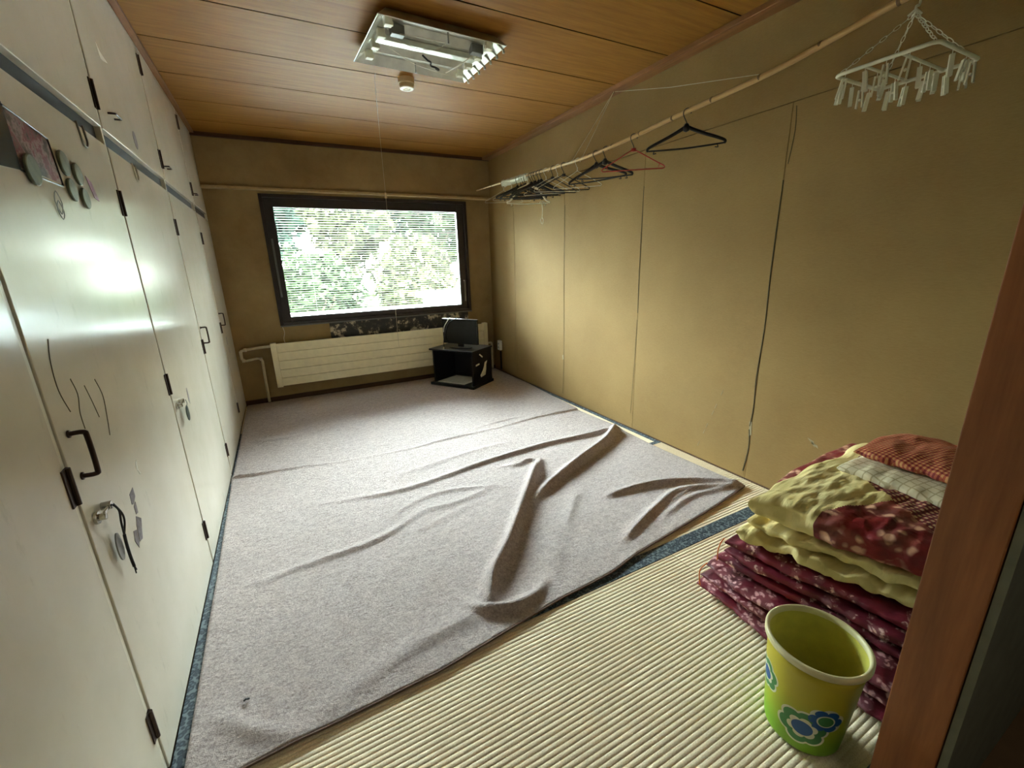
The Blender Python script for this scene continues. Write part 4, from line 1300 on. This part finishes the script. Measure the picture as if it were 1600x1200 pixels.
def make_hanger(style, name, label, group=None):
    """origin at the centre of the bar the hook rests on; hook opening facing +y-ish; hangs down -z, spans x"""
    t = thing(name, label, 'clothes hanger', (0, 0, 0), 0, group)
    r = {'plastic': 0.0040, 'slim': 0.0030, 'wire': 0.0017}[style[0]]
    m = M[style[1]]; hm = M[style[2]]
    w = style[3]; hh = style[4]
    top = -0.062
    # hook
    R0 = 0.0185
    pts = [(R0 * math.cos(q), 0, R0 * math.sin(q)) for q in [R(-25 + j * 205 / 12) for j in range(13)]]
    pts += [(-R0 * 0.9, 0, -0.012), (-0.006, 0, -0.034), (0, 0, -0.048), (0, 0, top)]
    bm = bmesh.new()
    tube(bm, smooth_path(pts, 3), 0.0022 if style[0] != 'wire' else 0.0016, 8)
    obj('hook', bm, hm, t, smooth=True)
    bm = bmesh.new()
    zt, zb = top, top - hh
    if style[0] == 'plastic':
        # broad shoulders with rounded ends and bar
        for s in (-1, 1):
            p = smooth_path([(0, 0, zt), (s * 0.028, 0, zt - 0.016), (s * 0.085, 0, zt - 0.042), (s * (w / 2 - 0.03), 0, zb + 0.022), (s * w / 2, 0, zb + 0.006), (s * (w / 2 - 0.004), 0, zb - 0.006)], 4)
            n = len(p)
            rad = [0.0088 - 0.0035 * abs(i / n - 0.2) for i in range(n)]
            tube(bm, p, rad, 8, flat=(1, 0.55, 1))
        lathe(bm, [(0, 0.016), (0.010, 0.012), (0.016, -0.004), (0.014, -0.02), (0, -0.026)], 14, (0, 0, zt - 0.002))
        obj('shoulders', bm, m, t, smooth=True)
        bm = bmesh.new()
        tube(bm, smooth_path([(-w / 2 + 0.004, 0, zb - 0.004), (-w / 4, 0, zb - 0.008), (0, 0, zb - 0.010), (w / 4, 0, zb - 0.008), (w / 2 - 0.004, 0, zb - 0.004)], 4), 0.0042, 8)
        for s in (-1, 1):
            tube(bm, smooth_path([(s * (w / 2 - 0.035), 0, zb - 0.008), (s * (w / 2 - 0.030), 0, zb - 0.020), (s * (w / 2 - 0.045), 0, zb - 0.018)], 3), 0.0026, 6)
        obj('trouser_bar', bm, m, t, smooth=True)
    else:
        b = 0.014
        p = [(0, 0, zt), (w / 2 - 0.03, 0, zb + 0.022), (w / 2 - 0.004, 0, zb + 0.008), (w / 2, 0, zb), (w / 2 - 0.008, 0, zb - b * 0.4), (0, 0, zb - b * 0.4), (-w / 2 + 0.008, 0, zb - b * 0.4), (-w / 2, 0, zb), (-w / 2 + 0.004, 0, zb + 0.008), (-w / 2 + 0.03, 0, zb + 0.022)]
        tube(bm, p, r, 8, closed=True)
        if style[0] == 'slim':
            box(bm, -0.013, 0.013, -0.004, 0.004, zt - 0.012, zt + 0.005)
            for s in (-1, 1):
                tube(bm, [(s * (w / 2 - 0.03), 0, zb + 0.018), (s * (w / 2 - 0.034), 0, zb + 0.002)], 0.0018, 6)
        else:
            tube(bm, [(0.003 * math.cos(q * 1.2), 0.003 * math.sin(q * 1.2), zt + 0.002 * q) for q in range(12)], r * 0.9, 6)
        obj('frame', bm, m, t, smooth=True)
    return t

def hangers():
    G = ('plastic', 'black', 'black', 0.37, 0.092)
    S = ('slim', 'black', 'black', 0.38, 0.100)
    RD = ('slim', 'red', 'black', 0.36, 0.105)
    WR = ('wire', 'wire', 'wire', 0.36, 0.10)
    WP = ('plastic', 'white_plastic', 'white_plastic', 0.36, 0.145)
    # style, y on the pole, yaw in degrees, small swing about the pole, label
    L = [(G, 1.735, -50, 0, 'black plastic hanger hanging alone, nearest of all on the pole'),
         (RD, 2.11, -38, 0, 'red hanger with a black hook'),
         (G, 2.36, -62, 3, 'black plastic hanger just left of the red one, seen almost edge on'),
         (G, 2.46, -48, -4, 'broad black plastic hanger left of the red one, against its neighbour'),
         (WR, 2.66, -58, 2, 'white wire hanger with a curved frame between two groups of black ones'),
         (S, 2.84, -28, 0, 'thin dark hanger with a long straight bar in the middle of the pole'),
         (WR, 2.92, -50, 4, 'white wire hanger behind the thin dark one'),
         (S, 2.99, -46, 4, 'thin dark hanger with its hook tilted, half behind another'),
         (WR, 3.10, -30, -2, 'white wire hanger in front of the dense black cluster'),
         (G, 3.17, -34, 2, 'black plastic hanger at the right end of the dense cluster'),
         (G, 3.22, -26, -2, 'black plastic hanger second from the right in the dense cluster'),
         (G, 3.27, -30, 3, 'black plastic hanger third from the right in the dense cluster'),
         (S, 3.31, -22, -3, 'slim black hanger inside the dense cluster, to the right'),
         (G, 3.35, -32, -3, 'black plastic hanger in the middle of the dense cluster'),
         (WP, 3.40, -22, 0, 'white plastic hanger hanging lowest, under the dense black cluster'),
         (G, 3.45, -24, 3, 'black plastic hanger left of the middle of the dense cluster'),
         (S, 3.49, -30, 2, 'slim black hanger inside the dense cluster, to the left'),
         (G, 3.54, -20, -2, 'black plastic hanger on the left side of the dense cluster'),
         (G, 3.60, -26, 2, 'black plastic hanger at the left end of the dense cluster'),
         (WR, 3.72, -12, 0, 'white wire hanger behind the dense black cluster'),
         (WR, 3.90, -24, 0, 'white wire hanger farthest along the pole')]
    proto = {}
    for st, y, yaw, sw, lab in L:
        key = (st[0], st[1])
        nm = {'plastic': 'plastic_hanger', 'slim': 'slim_hanger', 'wire': 'wire_hanger'}[st[0]]
        grp = 'hangers on the bamboo pole'
        if key not in proto:
            proto[key] = make_hanger(st, nm, lab, grp)
            o = proto[key]
        else:
            o = copy_tree(proto[key])
        p = pole_at(y)
        R0, rh = 0.0185, (0.0022 if st[0] != 'wire' else 0.0016)
        o.location = (p.x, p.y, p.z + pole_r(y) - (R0 - rh) + 0.0004)
        o.rotation_euler = (0, R(sw), R(yaw))
        tag(o, lab, 'clothes hanger', grp)
    # ribbon and its loop hanging from the low white hanger
    p = pole_at(3.30)
    c = Vector((2.545, 3.355, 1.757))
    bm = bmesh.new()
    tube(bm, smooth_path([c + Vector((0, -0.004, 0.01)), c + Vector((0.004, -0.004, -0.05)), c + Vector((0.0, -0.004, -0.11)), c + Vector((-0.012, -0.004, -0.13)), c + Vector((-0.006, -0.004, -0.16)), c + Vector((0.006, -0.004, -0.16)), c + Vector((0.010, -0.004, -0.13)), c + Vector((0.0, -0.004, -0.11))], 5), 0.0034, 8)
    tube(bm, [c + Vector((0.022 * math.cos(q), -0.006, 0.006 + 0.012 * math.sin(q))) for q in [j * PI / 7 for j in range(14)]], 0.003, 6, closed=True)
    tag(obj('knotted_string', bm, M['string'], smooth=True), 'knotted white string with a loop dangling below the hanger cluster', 'string')
    # thin plastic cover rolled over the far part of the pole
    a = pole_at(3.78)
    bm = bmesh.new()
    n, mth = 26, 16
    rows = []
    for i in range(n + 1):
        y = 3.42 + i / n * 0.50
        q = pole_at(y)
        row = []
        for j in range(mth + 1):
            an = R(-70 + 320 * j / mth)
            k = 0.012 + 0.010 * (0.5 + noise.noise(Vector((y * 14, an * 1.6, 0)))) + (0.022 if j in (0, mth) else 0)
            k = max(k, pole_r(y) + 0.003)
            row.append(bm.verts.new((q.x + k * math.cos(an), y, q.z + k * math.sin(an) * 1.0)))
        rows.append(row)
    for A, C in zip(rows, rows[1:]):
        for j in range(mth):
            bm.faces.new((A[j], A[j + 1], C[j + 1], C[j]))
    tag(obj('plastic_wrap', bm, plain('cloudy_plastic_film', srgb(206, 200, 176), 0.3, **{'Alpha': 0.75}), smooth=True), 'crumpled cloudy plastic wrapped on the pole over the dense cluster', 'plastic wrap')
hangers()

def pinch_hanger():
    o = Vector((2.365, 0.825, 1.85))
    t = thing('clothespin_hanger', 'white plastic drying frame hung with clothespins from the pole', 'drying frame', o)
    hx, hy = 0.147, 0.134
    def rr(x0, x1, y0, y1, r=0.022):
        pts = []
        for cx, cy, a0 in ((x1 - r, y1 - r, 0), (x0 + r, y1 - r, 90), (x0 + r, y0 + r, 180), (x1 - r, y0 + r, 270)):
            for k in range(5):
                a = R(a0 + k * 22.5)
                pts.append((cx + r * math.cos(a), cy + r * math.sin(a), 0))
        return pts
    bm = bmesh.new()
    tube(bm, rr(-hx, hx, -hy, hy), 0.0058, 10, closed=True)
    for y in (-0.048, 0.048):
        tube(bm, [(-hx, y, 0), (hx, y, 0)], 0.0045, 8)
    obj('frame', bm, M['white_plastic'], t, smooth=True)
    ap = Vector((0, 0, 0.150))
    for sx in (-1, 1):
        for sy in (-1, 1):
            a = Vector((sx * (hx - 0.01), sy * (hy - 0.01), 0.004))
            d = (ap - a)
            L = d.length
            n = int(L / 0.020)
            dn = d.normalized()
            s1 = dn.cross(Vector((0, 0, 1))).normalized(); s2 = dn.cross(s1)
            bm = bmesh.new()
            for k in range(n):
                c = a + dn * (L * (k + 0.5) / n)
                s = s1 if k % 2 else s2
                tube(bm, [c + dn * (0.0125 * math.cos(q)) + s * (0.0042 * math.sin(q)) for q in [j * PI / 6 for j in range(12)]], 0.0013, 5, closed=True)
            obj('chain', bm, M['white_plastic'], t, smooth=True)
    bm = bmesh.new()
    for q in range(4):
        an = R(45 + 90 * q)
        tube(bm, [ap + Vector((0, 0, 0.012)), ap + Vector((0.018 * math.cos(an), 0.018 * math.sin(an), -0.004))], 0.0032, 6)
    pp = pole_at(o.y) - o
    r = pole_r(o.y)
    e = smooth_path([ap, ap + Vector((0, 0, 0.02)), Vector((pp.x * 0.5, 0, (ap.z + pp.z) / 2 - 0.01)), pp + Vector((-r - 0.0035, 0, -0.004)), pp + Vector((-r * 0.6, 0, r + 0.001)), pp + Vector((0, 0, r + 0.0035)), pp + Vector((r * 0.8, 0, r * 0.8)), pp + Vector((r + 0.004, 0, -0.004))], 4)
    tube(bm, e, 0.0038, 8)
    obj('hook', bm, M['white_plastic'], t, smooth=True)
    # clothespins
    bm0 = bmesh.new()
    tube(bm0, [(0, 0, 0.002), (0, 0, -0.016)], 0.0012, 6)
    for s in (-1, 1):
        box(bm0, -0.0060, 0.0060, s * 0.0045 - 0.0026, s * 0.0045 + 0.0026, -0.070, -0.012, mat=Matrix.Rotation(R(s * 3.5), 4, 'X'))
    tube(bm0, [(-0.006, 0, -0.044), (0.006, 0, -0.044)], 0.0040, 8)
    pin = obj('clothespin', bm0, M['white_plastic'], t, bevel=0.001)
    spots = [(-hx, 0.10), (-hx, 0.045), (-hx, -0.012), (-hx, -0.07), (-0.09, hy), (-0.03, hy), (0.03, hy), (0.09, hy), (hx, 0.10), (hx, 0.05), (hx, 0.0), (hx, -0.055), (hx, -0.1),
             (-0.06, 0.048), (0.0, 0.048), (0.06, 0.048), (-0.02, -0.048), (0.05, -0.048), (0.10, -0.048), (-0.05, -hy), (0.05, -hy), (0.10, -hy)]
    for k, (x, y) in enumerate(spots):
        c = pin if k == 0 else pin.copy()
        if k:
            COL.objects.link(c)
            c.parent = t
        c.location = (x, y, -0.005)
        c.rotation_euler = (R(random.uniform(-9, 9)), R(random.uniform(-9, 9)), random.uniform(0, PI))
pinch_hanger()

# ------------------------------------------------------------------ folded bedding
def fold_slab(bm, x0, x1, y0, y1, z0, z1, seed, wob=0.010, rise=0.0, nx=60, ny=70, p=3.2, crease=0.006, mi=None, skew=0.0, dip=0.0, shear=0.0, fl=0.0):
    """one soft layer: rounded, wrinkled pillow-like slab whose rim bulges and whose top rises towards +x by 'rise'"""
    def shape(u, v, side):
        # u, v in [-1, 1]
        k = max(0.0, 1 - abs(u) ** p) ** (1 / p) * max(0.0, 1 - abs(v) ** p) ** (1 / p)
        cx, cy = (x0 + x1) / 2, (y0 + y1) / 2
        x = cx + u * (x1 - x0) / 2
        y = cy + v * (y1 - y0) / 2
        q = Vector((x * 6 + seed * 3.1, y * 6, seed))
        x += wob * noise.noise(q) * (0.4 + abs(u))
        y += wob * noise.noise(q + Vector((9, 4, 1))) * (0.4 + abs(v)) + skew * (x - x0)
        s = (x - x0) / (x1 - x0)
        x += shear * (y1 - y) * (1 - s)
        th = (z1 - z0) / 2
        zm = (z0 + z1) / 2 + rise * s * s - dip * math.exp(-((v) / 0.5) ** 2) * s
        z = zm + side * th * k
        cr = crease * (noise.noise(Vector((x * 9, y * 26, seed * 1.7))) + 0.5 * noise.noise(Vector((x * 22, y * 50, seed * 1.7))))
        z += side * cr * (0.35 + 0.65 * k)
        # wrinkles push the rim in and out
        e = noise.noise(Vector((y * 24 + seed, z * 30, seed))) * crease * 1.3
        if abs(u) > 0.8: x += e * (1 if u > 0 else -1)
        z += fl * noise.noise(Vector((y * 17, seed * 2.3, 0))) * max(0, -u) ** 2
        return (x, y, z)
    us = [math.sin(PI / 2 * (2 * i / nx - 1)) for i in range(nx + 1)]
    vs = [math.sin(PI / 2 * (2 * j / ny - 1)) for j in range(ny + 1)]
    top = [[bm.verts.new(shape(u, v, 1)) for u in us] for v in vs]
    bot = [[None] * (nx + 1) for _ in vs]
    for j, v in enumerate(vs):
        for i, u in enumerate(us):
            if i in (0, nx) or j in (0, ny):
                bot[j][i] = top[j][i]
            else:
                bot[j][i] = bm.verts.new(shape(u, v, -1))
    for j in range(ny):
        for i in range(nx):
            for g, rev in ((top, False), (bot, True)):
                q = [g[j][i], g[j][i + 1], g[j + 1][i + 1], g[j + 1][i]]
                f = bm.faces.new(q[::-1] if rev else q)
                if mi:
                    c = f.calc_center_median()
                    f.material_index = mi(c, not rev)
                f.smooth = True

def bedding():
    X1 = 2.655
    def futon(name, lab, layers, mat, seed, cat='futon'):
        bm = bmesh.new()
        for k, a in enumerate(layers):
            fold_slab(bm, *a[:6], seed + k, **(a[6] if len(a) > 6 else {}))
        o = obj(name, bm, mat, smooth=True)
        return tag(o, lab, cat)
    # lower maroon futon, folded in three, its outer fold lower at the front
    futon('folded_futon', 'dark maroon floral futon folded in layers, at the bottom of the bedding pile',
          [(1.735, X1, 0.315, 0.935, 0.003, 0.052, dict(wob=0.014)), (1.750, X1, 0.322, 0.930, 0.046, 0.094, dict(wob=0.014)), (1.755, X1, 0.320, 0.925, 0.088, 0.136, dict(wob=0.016))], M['maroon'], 3)
    futon('folded_futon', 'maroon floral futon, second from the bottom of the pile, tied with orange string',
          [(1.795, X1, 0.325, 0.895, 0.134, 0.176, dict(wob=0.014, shear=0.10, p=5)), (1.790, X1, 0.318, 0.885, 0.174, 0.214, dict(wob=0.014, shear=0.14, p=5)), (1.800, X1, 0.322, 0.880, 0.212, 0.250, dict(wob=0.012, shear=0.18, p=5))], M['maroon2'], 13)
    # orange tie strings
    bm = bmesh.new()
    tube(bm, smooth_path([(1.782, 0.868, 0.258), (1.775, 0.875, 0.235), (1.772, 0.880, 0.20), (1.776, 0.882, 0.16), (1.80, 0.90, 0.136)], 5), 0.0022, 6)
    tag(obj('orange_string', bm, M['orange'], smooth=True), 'orange string at the corner of the upper maroon futon', 'string')
    bm = bmesh.new()
    tube(bm, smooth_path([(1.745, 0.900, 0.142), (1.722, 0.908, 0.12), (1.722, 0.912, 0.085), (1.724, 0.905, 0.045)], 5), 0.0022, 6)
    tag(obj('orange_string', bm, M['orange'], smooth=True), 'orange string at the corner of the bottom maroon futon', 'string')
    futon('folded_quilt', 'pale yellow cotton quilt folded double between the maroon futons and the patchwork quilt',
          [(1.815, X1, 0.325, 0.855, 0.252, 0.306, dict(wob=0.022, crease=0.015, shear=0.28, p=5, fl=0.030)), (1.835, X1, 0.322, 0.840, 0.300, 0.352, dict(wob=0.020, crease=0.011, shear=0.30, p=5, fl=0.016))], M['yellow'], 23, 'quilt')
    # patchwork quilt: yellow with a red floral panel and a dark checked band
    def pmi(c, top):
        xl = 2.074 + (c.y - 0.407) * 0.687
        xr = 2.220 + (c.y - 0.418) * 0.785
        if c.x > xl and c.y < 0.76:
            return 2 if c.x < xr else 0
        if c.x <= xl and c.y < 0.632 - 0.40 * max(0, c.x - 1.937):
            return 1
        return 0
    bm = bmesh.new()
    fold_slab(bm, 1.845, X1, 0.330, 0.835, 0.338, 0.466, 31, rise=0.028, wob=0.024, crease=0.011, p=4.5, mi=pmi, nx=210, ny=200, shear=0.26)
    fold_slab(bm, 2.10, X1, 0.60, 0.880, 0.360, 0.440, 37, rise=0.03, wob=0.02, crease=0.008, p=3.0, mi=lambda c, t: 1)
    tag(obj('patchwork_quilt', bm, [M['yellow'], M['redfloral'], M['darkcheck']], smooth=True), 'puffy patchwork quilt, yellow with a red floral panel, lying over the folded yellow quilt', 'quilt')
    bm = bmesh.new()
    fold_slab(bm, 2.245, X1, 0.330, 0.745, 0.445, 0.512, 41, rise=0.010, wob=0.016, crease=0.006, p=3, shear=-0.05)
    tag(obj('cushion', bm, M['whitegrid'], smooth=True), 'off-white cushion with a fine grid weave on the patchwork quilt', 'cushion')
    bm = bmesh.new()
    fold_slab(bm, 2.30, X1, 0.335, 0.735, 0.505, 0.572, 51, rise=0.0, wob=0.016, crease=0.008, p=2.6, shear=0.05)
    tag(obj('folded_blanket', bm, M['check'], smooth=True), 'red and gold gingham cloth folded on top of the bedding pile', 'blanket')
bedding()

# ------------------------------------------------------------------ flowered bin
def bin_():
    c = Vector((1.562, 0.434, 0.003))
    t = thing('waste_bin', 'yellow green plastic waste bin printed with blue and green flowers', 'waste bin', c)
    h, r0, r1 = 0.296, 0.090, 0.113
    rad = lambda z: r0 + (r1 - r0) * z / h
    bm = bmesh.new()
    lathe(bm, [(0, 0.004), (r0 - 0.012, 0.004), (r0 - 0.006, 0.0), (r0 - 0.001, 0.004), (r0, 0.010)] + [(rad(z), z) for z in (0.05, 0.1, 0.15, 0.2, 0.25, h - 0.018)] + [(rad(h) - 0.0022, h - 0.018)], 72)
    obj('body', bm, M['bin'], t, smooth=True)
    bm = bmesh.new()
    lathe(bm, [(0, 0.008), (r0 - 0.006, 0.008)] + [(rad(z) - 0.0024, z) for z in (0.012, 0.05, 0.1, 0.15, 0.2, 0.25, h - 0.012)], 72)
    tag(obj('inner_wall', bm, M['bin_in'], t, smooth=True), 'plain greenish yellow inside')
    bm = bmesh.new()
    R1 = rad(h)
    lathe(bm, [(R1 - 0.004, h - 0.014), (R1 - 0.005, h - 0.004), (R1 - 0.002, h + 0.002), (R1 + 0.003, h + 0.003), (R1 + 0.0065, h - 0.001), (R1 + 0.0065, h - 0.013), (R1 + 0.0045, h - 0.016), (R1 - 0.001, h - 0.016), (R1 - 0.004, h - 0.014)], 72)
    tag(obj('rim', bm, M['bin_rim'], t, smooth=True), 'cream rolled rim')
    def petal(n, ro, depth, rot, sx=1.0, k=96):
        out = []
        for i in range(k):
            a = 2 * PI * i / k
            rr = ro * (1 - depth + depth * abs(math.cos(n * (a - rot) / 2)) ** 0.55)
            out.append((rr * math.cos(a) * sx, rr * math.sin(a)))
        return out
    def decal(pts, th0, z0, off, m, par, name):
        bm = bmesh.new()
        rings = []
        steps = (0.0, 0.25, 0.5, 0.75, 1.0)
        cz = z0
        def P(x, z):
            zz = cz + z
            r = rad(zz) + off
            a = th0 + x / rad(zz)
            return (r * math.cos(a), r * math.sin(a), zz)
        ctr = bm.verts.new(P(0, 0))
        for s in steps[1:]:
            rings.append([bm.verts.new(P(x * s, z * s)) for x, z in pts])
        n = len(pts)
        for i in range(n):
            bm.faces.new((ctr, rings[0][i], rings[0][(i + 1) % n]))
            for A, C in zip(rings, rings[1:]):
                bm.faces.new((A[i], C[i], C[(i + 1) % n], A[(i + 1) % n]))
        return obj(name, bm, m, par, smooth=True)
    def flower(th, z, s, kind):
        f = decal(petal(6, 0.050 * s, 0.20, 0.3), th, z, 0.0003, M['fl_white'], t, 'flower_print')
        f['label'] = 'printed flower'
        if kind == 'big':
            decal(petal(6, 0.045 * s, 0.24, 0.3), th, z, 0.0006, M['fl_green'], f, 'petals')
            decal(petal(6, 0.029 * s, 0.30, 0.3), th, z, 0.0009, M['fl_white'], f, 'petal_ring')
            decal(petal(1, 0.0195 * s, 0.0, 0), th, z, 0.0012, M['fl_blue'], f, 'flower_centre')
        else:
            decal(petal(6, 0.045 * s, 0.26, 0.0), th, z, 0.0007, M['fl_blue'], f, 'petals')
            decal(petal(1, 0.024 * s, 0.0, 0), th, z, 0.0010, M['fl_white'], f, 'petal_ring')
            decal(petal(1, 0.020 * s, 0.0, 0), th, z, 0.0012, M['fl_green'], f, 'flower_centre')
    flower(R(204), 0.090, 1.2, 'big')
    flower(R(230), 0.138, 0.85, 'small')
    flower(R(140), 0.165, 0.95, 'big')
    flower(R(80), 0.09, 1.0, 'big')
    flower(R(20), 0.17, 0.95, 'big')
bin_()
